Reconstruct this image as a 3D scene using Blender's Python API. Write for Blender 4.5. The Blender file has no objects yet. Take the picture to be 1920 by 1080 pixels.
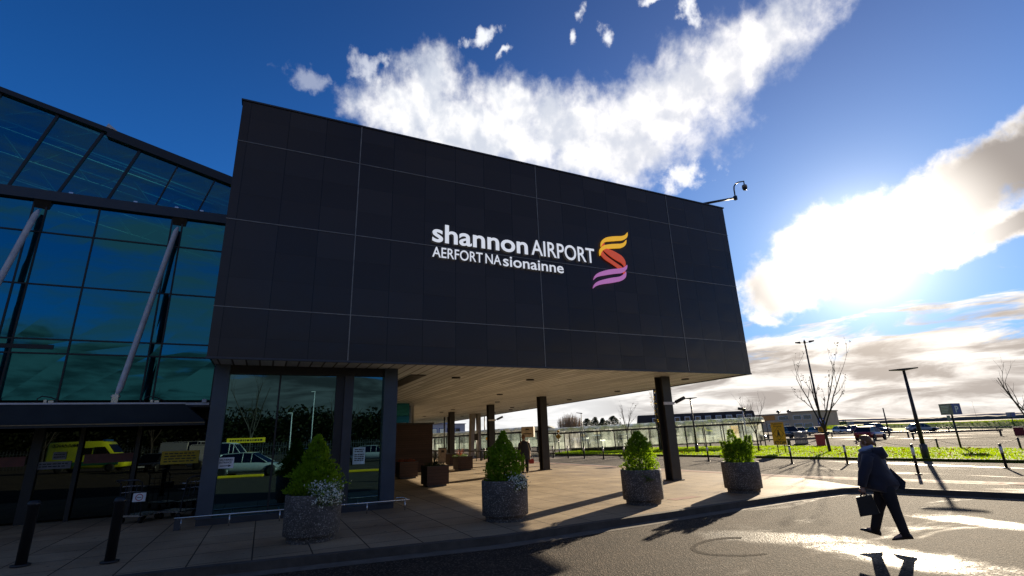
import bpy, bmesh, math, random
from mathutils import Vector, Matrix, noise
R = math.radians
SC = bpy.context.scene
COL = SC.collection
# ------------------------------------------------------------------ camera
# world X runs along the dark facade, world Y away from the camera side
CAMH = 1.75
F = 926.0
TH = math.atan(277/926.0); RO = math.atan2(110, 3095)
BA = R(26.2)
def w2(x, y):                      # survey frame (y = straight ahead) to world frame
    a0, a1 = math.cos(BA), math.sin(BA)
    return (x*a0 + y*a1, -x*a1 + y*a0)
def v3(x, y, z):
    q = w2(x, y); return Vector((q[0], q[1], z))
fwd = v3(0, math.cos(TH), math.sin(TH)); r0 = v3(1, 0, 0); u0 = r0.cross(fwd)
rgt = r0*math.cos(RO) - u0*math.sin(RO); upv = u0*math.cos(RO) + r0*math.sin(RO)
CP = Vector((0, 0, CAMH))
cam = bpy.data.cameras.new('camera'); camo = bpy.data.objects.new('camera', cam); COL.objects.link(camo)
camo.matrix_world = Matrix(((rgt.x, upv.x, -fwd.x, 0), (rgt.y, upv.y, -fwd.y, 0), (rgt.z, upv.z, -fwd.z, CAMH), (0, 0, 0, 1)))
cam.sensor_width = 36; cam.lens = 36*F/1920; cam.clip_start = 0.05; cam.clip_end = 20000
SC.camera = camo
SC.view_settings.view_transform = 'Standard'; SC.view_settings.look = 'None'
SC.view_settings.exposure = 1.15; SC.view_settings.gamma = 1
SC.cycles.max_bounces = 8; SC.cycles.transparent_max_bounces = 24
def ray(px, py):
    return (fwd*F + rgt*(px-960) + upv*(540-py)).normalized()
def G(px, py, z=0.0):              # survey point on a level plane
    d = ray(px, py); t = (z-CAMH)/d.z; p = CP + d*t; return Vector((p.x, p.y, z))
def FN(px, py, n):                 # survey point on a plane parallel to the facade
    d = ray(px, py); t = n/d.y; p = CP + d*t; return Vector((p.x, n, p.z))
def HT(base, py):                  # height above a ground point seen at row py
    lo, hi = 0.0, 60.0
    for _ in range(40):
        m = (lo+hi)/2
        v = Vector((base[0], base[1], m)) - CP
        y = 540 - F*v.dot(upv)/v.dot(fwd)
        if y > py: lo = m
        else: hi = m
    return lo
def AE(px, py):                    # azimuth / elevation in degrees, azimuth 0 straight ahead
    d = ray(px, py)
    x = d.dot(r0); y = d.dot(v3(0, 1, 0))
    return math.degrees(math.atan2(x, y)), math.degrees(math.asin(d.z))
def yaw_to(p):                     # rotation that makes local -Y face the camera
    return math.atan2(p[1], p[0]) - math.pi/2
# ------------------------------------------------------------------ sun + world
SAZ, SEL = 36.9, 15.3
sd = v3(math.sin(R(SAZ))*math.cos(R(SEL)), math.cos(R(SAZ))*math.cos(R(SEL)), math.sin(R(SEL)))
sl = bpy.data.lights.new('sun', 'SUN'); sl.energy = 5.0; sl.angle = R(0.5); sl.color = (1, .84, .62)
so = bpy.data.objects.new('sun', sl); COL.objects.link(so); so.rotation_euler = sd.to_track_quat('Z', 'Y').to_euler()
W = bpy.data.worlds.new('World'); SC.world = W; W.use_nodes = True
nt = W.node_tree; nt.nodes.clear()
class NB:
    def __init__(s, nt): s.nt = nt
    def n(s, t, **k):
        o = s.nt.nodes.new(t)
        for a, b in k.items():
            if a == 'inp':
                for i, v in b.items():
                    if hasattr(v, 'is_output') or hasattr(v, 'links'): s.nt.links.new(v, o.inputs[i])
                    else: o.inputs[i].default_value = v
            else: setattr(o, a, b)
        return o
    def m(s, op, a, b=0.0, c=None, clamp=False):
        o = s.n('ShaderNodeMath', operation=op, use_clamp=clamp)
        for i, v in enumerate((a, b, c)):
            if v is None: continue
            if isinstance(v, (int, float)): o.inputs[i].default_value = v
            else: s.nt.links.new(v, o.inputs[i])
        return o.outputs[0]
    def vm(s, op, a, b=None):
        o = s.n('ShaderNodeVectorMath', operation=op)
        for i, v in enumerate((a, b)):
            if v is None: continue
            if isinstance(v, (tuple, list, Vector)): o.inputs[i].default_value = v
            else: s.nt.links.new(v, o.inputs[i])
        return o.outputs[1] if op in ('DOT_PRODUCT', 'LENGTH') else o.outputs[0]
    def mix(s, f, a, b, mode='MIX'):
        o = s.n('ShaderNodeMix', data_type='RGBA', blend_type=mode)
        for i, v in ((0, f), (6, a), (7, b)):
            if isinstance(v, (int, float)): o.inputs[i].default_value = v
            elif isinstance(v, tuple): o.inputs[i].default_value = (*v[:3], 1)
            else: s.nt.links.new(v, o.inputs[i])
        return o.outputs[2]
    def sm(s, v, a, b):             # smoothstep a..b
        o = s.n('ShaderNodeMapRange', interpolation_type='SMOOTHSTEP'); s.nt.links.new(v, o.inputs[0])
        o.inputs[1].default_value = a; o.inputs[2].default_value = b; return o.outputs[0]
    def noise(s, vec, scale, detail=4, rough=.55, dist=0.0, out=0):
        o = s.n('ShaderNodeTexNoise'); s.nt.links.new(vec, o.inputs['Vector'])
        o.inputs['Scale'].default_value = scale; o.inputs['Detail'].default_value = detail
        o.inputs['Roughness'].default_value = rough; o.inputs['Distortion'].default_value = dist
        return o.outputs[out]
    def ramp(s, v, stops):
        o = s.n('ShaderNodeValToRGB'); s.nt.links.new(v, o.inputs[0]); e = o.color_ramp.elements
        while len(e) < len(stops): e.new(0.5)
        for i, (p, c) in enumerate(stops):
            e[i].position = p; e[i].color = (*c, 1) if len(c) == 3 else c
        return o.outputs[0]
nb = NB(nt)
tc = nt.nodes.new('ShaderNodeTexCoord').outputs['Generated']
dv = nb.vm('NORMALIZE', tc)
sky = nb.n('ShaderNodeTexSky', sky_type='NISHITA', sun_disc=False, sun_elevation=R(SEL), altitude=0, air_density=1.0, dust_density=0.3, ozone_density=3.0)
sky.sun_rotation = math.atan2(sd.x, sd.y)
skyc = nb.mix(1.0, sky.outputs[0], (.13, .72, 1.66), 'MULTIPLY')
s3 = nb.n('ShaderNodeSeparateColor', inp={0: skyc})
gm = nb.n('ShaderNodeCombineColor', inp={i: nb.m('DIVIDE', s3.outputs[i], nb.m('ADD', 1.0, nb.m('DIVIDE', s3.outputs[i], k_))) for i, k_ in ((0, 7.0), (1, 7.5), (2, 14.0))}).outputs[0]
fx = nb.vm('DOT_PRODUCT', dv, tuple(r0)); fy = nb.vm('DOT_PRODUCT', dv, tuple(v3(0, 1, 0)))
sep = nb.n('ShaderNodeSeparateXYZ', inp={0: dv}); dz = sep.outputs[2]
azn = nb.m('MULTIPLY', nb.m('ARCTAN2', fx, fy), 57.29578)
eln = nb.m('MULTIPLY', nb.m('ARCSINE', dz), 57.29578)
comb = nb.n('ShaderNodeCombineXYZ', inp={0: azn, 1: eln})
ae = comb.outputs[0]
# warp for ragged outlines
w1 = nb.vm('SUBTRACT', nb.noise(ae, .15, 9, .55, 0, 1), (.5, .5, .5))
wa = nb.vm('ADD', ae, nb.vm('MULTIPLY', w1, (7.5, 6.5, 0)))
def ell(cx, cy, ex, ey, rn):
    """ellipse seen around pixel cx,cy with end of long axis at ex,ey and half width rn px"""
    a = AE(cx, cy); b = AE(ex, ey)
    ang = math.atan2(b[1]-a[1], b[0]-a[0]); L = math.hypot(b[0]-a[0], b[1]-a[1])
    px, py = ex-cx, ey-cy; l = math.hypot(px, py) or 1
    c = AE(cx - py/l*rn, cy + px/l*rn); wd = math.hypot(c[0]-a[0], c[1]-a[1])
    mp = nb.n('ShaderNodeMapping', vector_type='TEXTURE'); nt.links.new(wa, mp.inputs[0])
    mp.inputs['Location'].default_value = (a[0], a[1], 0); mp.inputs['Rotation'].default_value = (0, 0, ang)
    mp.inputs['Scale'].default_value = (L, wd, 1)
    return nb.m('SUBTRACT', 1.0, nb.vm('LENGTH', mp.outputs[0]))
def union(lst):
    o = lst[0]
    for x in lst[1:]:
        o = nb.m('SMOOTH_MAX', o, x, .25)
    return o
big = union([ell(805, 170, 825, 88, 66), ell(780, 215, 640, 190, 62), ell(900, 250, 700, 200, 75), ell(1120, 255, 900, 235, 92),
             ell(1240, 200, 1040, 285, 92), ell(1400, 110, 1250, 200, 66), ell(1455, 75, 1500, 40, 40), ell(1130, 300, 1220, 310, 42), ell(960, 200, 860, 150, 50)])
small = union([ell(1285, 335, 1350, 325, 36), ell(565, 145, 615, 155, 20), ell(690, 135, 740, 140, 22), ell(905, 72, 945, 55, 16), ell(948, 100, 972, 100, 12),
               ell(1080, 20, 1100, 5, 14), ell(1062, 62, 1066, 80, 14), ell(1140, 62, 1160, 45, 17), ell(1285, 28, 1315, 40, 20), ell(1215, 2, 1250, 8, 10), ell(1440, 590, 1500, 600, 22)])
sunc = union([ell(1470, 520, 1370, 560, 62), ell(1600, 450, 1400, 510, 78), ell(1760, 400, 1560, 470, 66), ell(1880, 310, 1700, 380, 70), ell(1990, 250, 1860, 300, 75),
              ell(1850, 440, 1640, 500, 32), ell(1960, 405, 1800, 450, 34)])
# low cloud deck near the horizon: stretched noise
st = nb.vm('MULTIPLY', ae, (.055, .26, 1))
dn = nb.noise(st, 2.2, 7, .6, .6)
edge = nb.m('ADD', eln, nb.m('MULTIPLY', nb.m('SUBTRACT', dn, .5), -14.0))
deck = nb.m('MULTIPLY', nb.sm(nb.m('MULTIPLY', edge, -1), -9.6, -7.2), 1.0)
# scattered cloud in the rest of the sky (seen in the glass)
far = nb.m('MULTIPLY', nb.sm(nb.m('ABSOLUTE', nb.m('ADD', azn, 0)), 75, 115), nb.sm(nb.noise(st, 1.3, 8, .6, .4), .36, .66))
far = nb.m('MULTIPLY', far, .85)
fine = nb.m('MULTIPLY', nb.m('SUBTRACT', nb.noise(ae, .42, 9, .60, .12), .5), 1.35)
mb_ = nb.sm(nb.m('ADD', big, nb.m('MULTIPLY', fine, .75)), -.22, .62)
ms_ = nb.sm(nb.m('ADD', small, nb.m('MULTIPLY', fine, 2.2)), .0, .95)
mu_ = nb.sm(nb.m('ADD', sunc, nb.m('MULTIPLY', fine, .8)), -.10, .42)
# internal relief
rel = nb.noise(ae, .17, 8, .55, .1)
rel2 = nb.noise(nb.vm('ADD', ae, (1.3, 1.0, 0)), .17, 8, .55, .1)
sdn = nb.vm('DOT_PRODUCT', dv, tuple(sd))
ang = nb.m('MULTIPLY', nb.m('ARCCOSINE', nb.m('MINIMUM', sdn, 1.0)), 57.29578)
glow1 = nb.m('POWER', 2.71828, nb.m('MULTIPLY', nb.m('POWER', nb.m('DIVIDE', ang, 3.1), 1.2), -1))
glow2 = nb.m('POWER', 2.71828, nb.m('DIVIDE', ang, -15.0))
shade = nb.sm(nb.m('ADD', rel, nb.m('MULTIPLY', nb.m('SUBTRACT', rel2, rel), 2.2)), .22, .74)
cl_big = nb.mix(shade, (5.6, 6.0, 6.8), (9.6, 9.5, 9.4))
thick = nb.m('MULTIPLY', nb.sm(nb.m('ADD', sunc, nb.m('MULTIPLY', rel, .9)), .42, .98), nb.sm(ang, 6, 12.5))
cl_sun = nb.mix(thick, (9.4, 9.2, 8.9), (1.9, 2.0, 2.2))
dsh = nb.sm(nb.noise(nb.vm('MULTIPLY', ae, (.07, .34, 1)), 1.6, 7, .6, .5), .38, .62)
cl_deck = nb.mix(dsh, (3.1, 3.0, 3.0), (8.8, 8.6, 8.3)); cl_deck = nb.mix(nb.sm(azn, 19, 6), cl_deck, nb.mix(dsh, (6.6, 6.7, 6.8), (9.2, 9.2, 9.1)))
dk = nb.m('ADD', nb.m('MULTIPLY', nb.sm(nb.n('ShaderNodeSeparateXYZ', inp={0: dv}).outputs[2], .86, .30), .42), .60)
dks = nb.n('ShaderNodeVectorMath', operation='SCALE'); nt.links.new(gm, dks.inputs[0]); nt.links.new(dk, dks.inputs['Scale']); gm = dks.outputs[0]
c = nb.mix(far, gm, (1.9, 1.8, 1.75))
prox = nb.sm(ang, 105, 58); prox = nb.m('ADD', nb.m('MULTIPLY', prox, .80), .20)
lo_ = nb.n('ShaderNodeVectorMath', operation='SCALE'); nt.links.new(cl_deck, lo_.inputs[0]); nt.links.new(prox, lo_.inputs['Scale']); cl_deck = lo_.outputs[0]
c = nb.mix(nb.m('MULTIPLY', mb_, .97), c, cl_big)
c = nb.mix(nb.m('MULTIPLY', ms_, nb.m('ADD', .3, nb.m('MULTIPLY', nb.sm(azn, -24, -12), .6))), c, (8.6, 8.8, 9.2))
c = nb.mix(deck, c, cl_deck)
c = nb.mix(mu_, c, cl_sun)
gl = nb.mix(1.0, nb.n('ShaderNodeCombineColor', inp={0: nb.m('MULTIPLY', glow2, 3.4), 1: nb.m('MULTIPLY', glow2, 2.3), 2: nb.m('MULTIPLY', glow2, 1.3)}).outputs[0],
            nb.n('ShaderNodeCombineColor', inp={0: nb.m('MULTIPLY', glow1, 20), 1: nb.m('MULTIPLY', glow1, 19), 2: nb.m('MULTIPLY', glow1, 16)}).outputs[0], 'ADD')
c = nb.mix(1.0, c, gl, 'ADD')
# below the horizon: dull ground light
c = nb.mix(nb.sm(dz, -.02, 0.0), (.35, .33, .3), c)
bg = nb.n('ShaderNodeBackground', inp={'Color': c, 'Strength': .055})
wo = nb.n('ShaderNodeOutputWorld', inp={0: bg.outputs[0]})
W.cycles.sampling_method = 'MANUAL'; W.cycles.sample_map_resolution = 1024

# ------------------------------------------------------------------ materials
MATS = {}
def mat(name, col=(.5, .5, .5), rough=.6, metal=0.0, spec=.5, var=.25, vs=6.0, bump=0.0, bs=40.0, emit=None, coat=0.0):
    if name in MATS: return MATS[name]
    m = bpy.data.materials.new(name); m.use_nodes = True; MATS[name] = m
    b = NB(m.node_tree); p = m.node_tree.nodes['Principled BSDF']
    tc = b.n('ShaderNodeTexCoord').outputs['Object']
    nz = b.noise(tc, vs, 6, .6)
    lo = tuple(max(0, x*(1-var)) for x in col); hi = tuple(min(1, x*(1+var)) for x in col)
    m.node_tree.links.new(b.ramp(nz, [(.3, lo), (.7, hi)]), p.inputs['Base Color'])
    p.inputs['Roughness'].default_value = rough; p.inputs['Metallic'].default_value = metal
    p.inputs['Specular IOR Level'].default_value = spec; p.inputs['Coat Weight'].default_value = coat
    if rough > .15:
        rr = b.n('ShaderNodeMapRange', inp={0: nz, 1: .3, 2: .7, 3: rough*.85, 4: min(1, rough*1.15)}); m.node_tree.links.new(rr.outputs[0], p.inputs['Roughness'])
    if bump:
        bn = b.n('ShaderNodeBump', inp={'Strength': bump, 'Distance': .01, 'Height': b.noise(tc, bs, 4, .6)})
        m.node_tree.links.new(bn.outputs[0], p.inputs['Normal'])
    if emit: p.inputs['Emission Color'].default_value = (*emit, 1); p.inputs['Emission Strength'].default_value = 1
    return m
def leafmat(name, col, tr=.5, var=.4, rough=.6, sp=.15, vs=14):
    m = bpy.data.materials.new(name); m.use_nodes = True; MATS[name] = m
    b = NB(m.node_tree); nt_ = m.node_tree; p = nt_.nodes['Principled BSDF']; out = nt_.nodes['Material Output']
    tc = b.n('ShaderNodeTexCoord').outputs['Object']
    nz = b.noise(tc, vs, 6, .65)
    c = b.ramp(nz, [(.3, tuple(x*(1-var) for x in col)), (.7, tuple(min(1, x*(1+var)) for x in col))])
    nt_.links.new(c, p.inputs['Base Color']); p.inputs['Roughness'].default_value = rough; p.inputs['Specular IOR Level'].default_value = sp
    t = b.n('ShaderNodeBsdfTranslucent', inp={0: b.mix(1.0, c, (1.5, 1.45, .7), 'MULTIPLY')})
    mx = b.n('ShaderNodeMixShader', inp={0: tr, 1: p.outputs[0], 2: t.outputs[0]})
    nt_.links.new(mx.outputs[0], out.inputs[0]); return m
def glass(name, refl=(.5, .8, .9), trans=(.02, .07, .08), fac=.4, rough=.01, wav=.02, milk=0):
    m = bpy.data.materials.new(name); m.use_nodes = True; MATS[name] = m
    nt_ = m.node_tree; b = NB(nt_); nt_.nodes.remove(nt_.nodes['Principled BSDF']); out = nt_.nodes['Material Output']
    tc = b.n('ShaderNodeTexCoord').outputs['Object']
    bn = b.n('ShaderNodeBump', inp={'Strength': wav, 'Distance': .05, 'Height': b.noise(tc, .9, 2, .5)})
    g = b.n('ShaderNodeBsdfGlossy', inp={'Color': (*refl, 1), 'Roughness': rough, 'Normal': bn.outputs[0]})
    t = b.n('ShaderNodeBsdfTransparent', inp={0: (*trans, 1)})
    fr = b.n('ShaderNodeFresnel', inp={0: 1.6})
    f = b.m('ADD', b.m('MULTIPLY', fr.outputs[0], .7), fac, clamp=True)
    mx = b.n('ShaderNodeMixShader', inp={0: f, 1: t.outputs[0], 2: g.outputs[0]})
    if milk:
        tl = b.n('ShaderNodeBsdfTranslucent', inp={0: (.86, .86, .83, 1)}); mf = b.m('MULTIPLY', b.sm(b.noise(b.vm('MULTIPLY', tc, (1.3, 1.3, .35)), 1.2, 5, .6), .3, .7), milk*2); mx = b.n('ShaderNodeMixShader', inp={0: mf, 1: mx.outputs[0], 2: tl.outputs[0]})
    nt_.links.new(mx.outputs[0], out.inputs[0]); return m
def stripe_mat(name, cols, scale, axis, rough=.6, joint=.06, jcol=(.03, .025, .02), bump=.4, stretch=(1, 1, 1)):
    """planks: bands across an axis with dark joints and per plank tone"""
    m = bpy.data.materials.new(name); m.use_nodes = True; MATS[name] = m
    nt_ = m.node_tree; b = NB(nt_); p = nt_.nodes['Principled BSDF']
    tc = b.n('ShaderNodeTexCoord').outputs['Object']; se = b.n('ShaderNodeSeparateXYZ', inp={0: tc})
    v = b.m('DIVIDE', se.outputs[axis], scale); fr = b.m('FRACT', v); fl = b.m('FLOOR', v)
    o2 = se.outputs[(axis+1) % 3 if axis != 1 else 0]
    wn = b.n('ShaderNodeTexWhiteNoise', noise_dimensions='2D')
    seg = b.m('FLOOR', b.m('DIVIDE', b.m('ADD', o2, b.m('MULTIPLY', fl, 1.7)), 3.2))
    cb = b.n('ShaderNodeCombineXYZ', inp={0: fl, 1: seg}); nt_.links.new(cb.outputs[0], wn.inputs['Vector'])
    tone = b.ramp(wn.outputs[0], [(0, cols[0]), (1, cols[1])])
    gr = b.noise(b.vm('MULTIPLY', tc, stretch), 9, 6, .65)
    tone = b.mix(b.m('MULTIPLY', gr, .55), tone, tuple(x*.45 for x in cols[0]))
    j = b.m('LESS_THAN', fr, joint)
    nt_.links.new(b.mix(j, tone, jcol), p.inputs['Base Color']); p.inputs['Roughness'].default_value = rough
    bn = b.n('ShaderNodeBump', inp={'Strength': bump, 'Distance': .02, 'Height': b.m('SUBTRACT', 1.0, j)}); nt_.links.new(bn.outputs[0], p.inputs['Normal'])
    return m
def paving():
    m = bpy.data.materials.new('paving'); m.use_nodes = True; nt_ = m.node_tree; b = NB(nt_); p = nt_.nodes['Principled BSDF']
    tc = b.n('ShaderNodeTexCoord').outputs['Object']
    br = b.n('ShaderNodeTexBrick', offset=.0, inp={'Vector': tc, 'Scale': 1.0, 'Mortar Size': .013, 'Mortar Smooth': .3, 'Brick Width': .9, 'Row Height': .9,
             'Color1': (.33, .255, .17, 1), 'Color2': (.39, .305, .205, 1), 'Mortar': (.07, .055, .04, 1)})
    st1 = b.noise(tc, .55, 7, .65, .4); st2 = b.noise(tc, 26, 4, .7)
    c = b.mix(1.0, br.outputs[0], b.ramp(st1, [(.3, (.62, .6, .58)), (.65, (1.1, 1.08, 1.02))]), 'MULTIPLY')
    c = b.mix(1.0, c, b.ramp(st2, [(.3, (.8, .8, .8)), (.7, (1.15, 1.15, 1.15))]), 'MULTIPLY')
    spots = b.noise(tc, 4.5, 2, .5); c = b.mix(b.sm(spots, .70, .76), c, (.09, .075, .06))
    nt_.links.new(c, p.inputs['Base Color'])
    nt_.links.new(b.ramp(st1, [(.35, (.62,)*3), (.7, (.85,)*3)]), p.inputs['Roughness']); p.inputs['Specular IOR Level'].default_value = .12
    h = b.m('ADD', b.m('MULTIPLY', br.outputs[1], -1.0), b.m('MULTIPLY', st2, .35))
    bn = b.n('ShaderNodeBump', inp={'Strength': .5, 'Distance': .008, 'Height': h}); nt_.links.new(bn.outputs[0], p.inputs['Normal'])
    return m
def asphalt(name, base=(.055, .05, .045), wet=.5, sc=(.25, .9, 1), th=.5, rlo=.17, rhi=.62, bmp=.9, sp=.3, pud=None):
    m = bpy.data.materials.new(name); m.use_nodes = True; nt_ = m.node_tree; b = NB(nt_); p = nt_.nodes['Principled BSDF']
    tc = b.n('ShaderNodeTexCoord').outputs['Object']
    wn_ = b.noise(b.vm('MULTIPLY', tc, sc), 1.0, 6, .6, .8); wt = b.sm(wn_, th, th+.14)
    if pud:
        es = []
        for (ax, ay, bx, by, w_) in pud:
            mp = b.n('ShaderNodeMapping', vector_type='TEXTURE'); nt_.links.new(tc, mp.inputs[0]); A_, B_ = G(ax, ay), G(bx, by); M_ = (A_+B_)/2
            mp.inputs['Location'].default_value = (M_.x, M_.y, 0); mp.inputs['Rotation'].default_value = (0, 0, math.atan2(B_.y-A_.y, B_.x-A_.x)); mp.inputs['Scale'].default_value = ((B_-A_).length/2, w_, 100)
            es.append(b.m('SUBTRACT', 1.0, b.vm('LENGTH', mp.outputs[0])))
        e_ = es[0]
        for q in es[1:]: e_ = b.m('MAXIMUM', e_, q)
        e_ = b.m('ADD', e_, b.m('MULTIPLY', b.m('SUBTRACT', b.noise(tc, 1.6, 6, .65, .5), .5), 1.5))
        wt = b.m('MAXIMUM', b.m('MULTIPLY', wt, .55), b.m('MULTIPLY', b.m('MULTIPLY', b.sm(e_, -.1, .55), .95), b.sm(b.noise(tc, 34, 3, .7), .36, .56)))
    agg = b.n('ShaderNodeTexVoronoi', inp={'Vector': tc, 'Scale': 44.0}); ag2 = b.noise(tc, 60, 4, .7); lg = b.noise(tc, .8, 8, .7)
    c = b.mix(1.0, tuple(base), b.ramp(lg, [(.3, (.55, .56, .58)), (.7, (1.5, 1.4, 1.25))]), 'MULTIPLY')
    c = b.mix(b.m('MULTIPLY', b.m('GREATER_THAN', b.n('ShaderNodeSeparateColor', inp={0: agg.outputs[1]}).outputs[0], .80), .75), c, tuple(min(.3, x*4.2) for x in base)); c = b.mix(1.0, c, b.ramp(ag2, [(.3, (.55,)*3), (.7, (1.5,)*3)]), 'MULTIPLY')
    c = b.mix(b.m('MULTIPLY', wt, .45), c, (.018, .017, .017))
    nt_.links.new(c, p.inputs['Base Color']); p.inputs['Specular IOR Level'].default_value = sp
    r = b.n('ShaderNodeMapRange', inp={0: wt, 3: rhi, 4: rlo}); nt_.links.new(r.outputs[0], p.inputs['Roughness'])
    h = b.m('ADD', agg.outputs[0], b.m('MULTIPLY', ag2, .5))
    s = b.n('ShaderNodeMapRange', inp={0: wt, 3: bmp, 4: bmp*.33})
    bn = b.n('ShaderNodeBump', inp={'Strength': s.outputs[0], 'Distance': .012, 'Height': h}); nt_.links.new(bn.outputs[0], p.inputs['Normal'])
    return m
def aggregate():
    m = bpy.data.materials.new('aggregate_concrete'); m.use_nodes = True; nt_ = m.node_tree; b = NB(nt_); p = nt_.nodes['Principled BSDF']
    tc = b.n('ShaderNodeTexCoord').outputs['Object']
    v = b.n('ShaderNodeTexVoronoi', inp={'Vector': tc, 'Scale': 42.0})
    c = b.ramp(b.n('ShaderNodeSeparateColor', inp={0: v.outputs[1]}).outputs[0], [(0, (.05, .045, .04)), (.5, (.15, .13, .12)), (.85, (.30, .27, .24)), (1, (.42, .39, .35))])
    c = b.mix(b.sm(v.outputs[0], .35, .6), c, (.10, .09, .08))
    st = b.noise(tc, 2.5, 5, .6); c = b.mix(1.0, c, b.ramp(st, [(.3, (.7,)*3), (.7, (1.2,)*3)]), 'MULTIPLY')
    nt_.links.new(c, p.inputs['Base Color']); p.inputs['Roughness'].default_value = .75
    bn = b.n('ShaderNodeBump', inp={'Strength': .9, 'Distance': .012, 'Height': b.m('SUBTRACT', 1, v.outputs[0])}); nt_.links.new(bn.outputs[0], p.inputs['Normal'])
    return m
def cladding():
    m = bpy.data.materials.new('dark_cladding'); m.use_nodes = True; nt_ = m.node_tree; b = NB(nt_); p = nt_.nodes['Principled BSDF']
    tc = b.n('ShaderNodeTexCoord').outputs['Object']; se = b.n('ShaderNodeSeparateXYZ', inp={0: tc})
    # secondary seams every 0.972 m, cassette bows between them
    u = b.m('DIVIDE', b.m('SUBTRACT', se.outputs[0], 1.74), .972); fu = b.m('FRACT', u); su = b.m('LESS_THAN', fu, .020)
    vz = b.m('DIVIDE', b.m('SUBTRACT', se.outputs[2], 4.95), .75); fv = b.m('FRACT', vz); sv = b.m('LESS_THAN', fv, .012)
    wn = b.n('ShaderNodeTexWhiteNoise', noise_dimensions='2D', inp={'Vector': b.n('ShaderNodeCombineXYZ', inp={0: b.m('FLOOR', u), 1: b.m('FLOOR', vz)}).outputs[0]})
    c = b.ramp(wn.outputs[0], [(0, (.034, .028, .026)), (1, (.054, .045, .042))])
    c = b.mix(b.m('MULTIPLY', b.noise(tc, 1.1, 6, .7), .35), c, (.055, .045, .042))
    c = b.mix(b.m('MULTIPLY', su, .85), c, (.007, .006, .006)); c = b.mix(b.m('MULTIPLY', sv, .3), c, (.010, .009, .009))
    nt_.links.new(c, p.inputs['Base Color']); p.inputs['Metallic'].default_value = 0.0; p.inputs['Specular IOR Level'].default_value = .35
    nt_.links.new(b.ramp(b.noise(tc, 3, 4, .6), [(.3, (.17,)*3), (.7, (.27,)*3)]), p.inputs['Roughness'])
    bow = b.m('MULTIPLY', b.m('MULTIPLY', fu, b.m('SUBTRACT', 1, fu)), b.m('MULTIPLY', fv, b.m('SUBTRACT', 1, fv)))
    h = b.m('ADD', b.m('ADD', b.m('MULTIPLY', bow, .7), b.m('MULTIPLY', b.noise(tc, 1.6, 3, .5), .08)), b.m('MULTIPLY', b.m('SUBTRACT', wn.outputs[0], .5), b.m('MULTIPLY', fv, .10)))
    bn = b.n('ShaderNodeBump', inp={'Strength': .6, 'Distance': .12, 'Height': h}); nt_.links.new(bn.outputs[0], p.inputs['Normal'])
    return m
M_clad = cladding(); M_pave = paving(); M_agg = aggregate()
M_road = asphalt('wet_asphalt', base=(.034, .026, .019), th=.56, rlo=.46, rhi=.9, sc=(.3, .8, 1), sp=.22, bmp=1.15, pud=[(1270, 985, 1660, 1000, .62), (1480, 995, 1950, 1066, .75), (1700, 952, 1990, 980, .6), (1100, 1078, 1420, 1090, .25)])
M_road2 = asphalt('drive_asphalt', base=(.050, .043, .037), sc=(.5, .12, 1), th=.60, rlo=.42, rhi=.9, bmp=1.0, sp=.10)
M_park = asphalt('car_park_asphalt', base=(.045, .040, .036), sc=(.08, .02, 1), th=.55, rlo=.45, rhi=.95, bmp=1.0, sp=.07)
M_trim = mat('joint_trim', (.25, .23, .20), .35, .3, var=.3)
M_soff = stripe_mat('soffit_boards', ((.50, .52, .52), (.86, .88, .88)), .30, 0, rough=.5, joint=.13, jcol=(.07, .055, .04), stretch=(3, .25, 1))
M_brown = stripe_mat('brown_boards', ((.050, .024, .018), (.075, .036, .026)), .12, 2, rough=.6, joint=.12, jcol=(.01, .006, .005), stretch=(.3, .3, 2))
M_steel = mat('steel_dark', (.050, .055, .066), .38, .2, var=.2, vs=3)
M_colst = mat('column_paint', (.036, .034, .034), .40, .15, var=.25, vs=3, bump=.1, bs=60)
M_pillar = mat('pillar_panel', (.062, .085, .115), .35, .2, var=.12, vs=2)
M_black = mat('black_frame', (.014, .015, .017), .4, var=.2)
M_rail = mat('stainless', (.62, .62, .62), .22, .9, var=.1)
M_white = mat('sign_white', (.86, .87, .88), .35, var=.03)
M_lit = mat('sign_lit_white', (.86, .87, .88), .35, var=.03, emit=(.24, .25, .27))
M_side = mat('letter_return', (.42, .43, .45), .4, var=.05)
M_tube = mat('strut_paint', (.68, .68, .70), .4, var=.15, vs=4)
M_g1 = glass('atrium_glass', (.08, .49, .60), (.015, .11, .12), .34)
M_g4 = glass('roof_band_glass', (.14, .50, .62), (.02, .15, .19), .22)
M_g5 = glass('entrance_glass', (.42, .55, .52), (.01, .015, .015), .10, wav=.006)
M_g2 = glass('lobby_glass', (.24, .50, .56), (.01, .03, .035), .36, wav=.006)
M_g3 = glass('shelter_glass', (.8, .9, .9), (.84, .88, .86), .06, milk=.10)
M_gd = glass('car_glass', (.42, .44, .46), (.05, .055, .06), .08)
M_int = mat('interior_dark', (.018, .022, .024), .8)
M_conc = mat('concrete', (.30, .28, .26), .8, var=.25, vs=3, bump=.3)
M_kerb = mat('kerb_stone', (.09, .078, .066), .85, spec=.2, var=.3, vs=4, bump=.4)
M_soil = mat('soil', (.05, .035, .022), .95, var=.5, vs=20, bump=.8)
M_yel = mat('sign_yellow', (.85, .42, .015), .45, var=.08)
M_yel2 = mat('plate_yellow', (.80, .55, .02), .4, var=.08)
M_txt = mat('sign_black', (.012, .012, .012), .5, var=.05)
M_bark = mat('bark', (.04, .03, .024), .85, var=.35, vs=20, bump=.5)
M_bark2 = mat('twig_bark', (.42, .31, .18), .85, var=.35, vs=8)
M_rub = mat('rubber', (.014, .014, .014), .7)
M_lawn = mat('lawn', (.16, .25, .012), .95, spec=.1, var=.35, vs=3, bump=.6, bs=60)
M_fig = leafmat('conifer_leaf', (.21, .34, .02), .42, .55)
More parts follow.
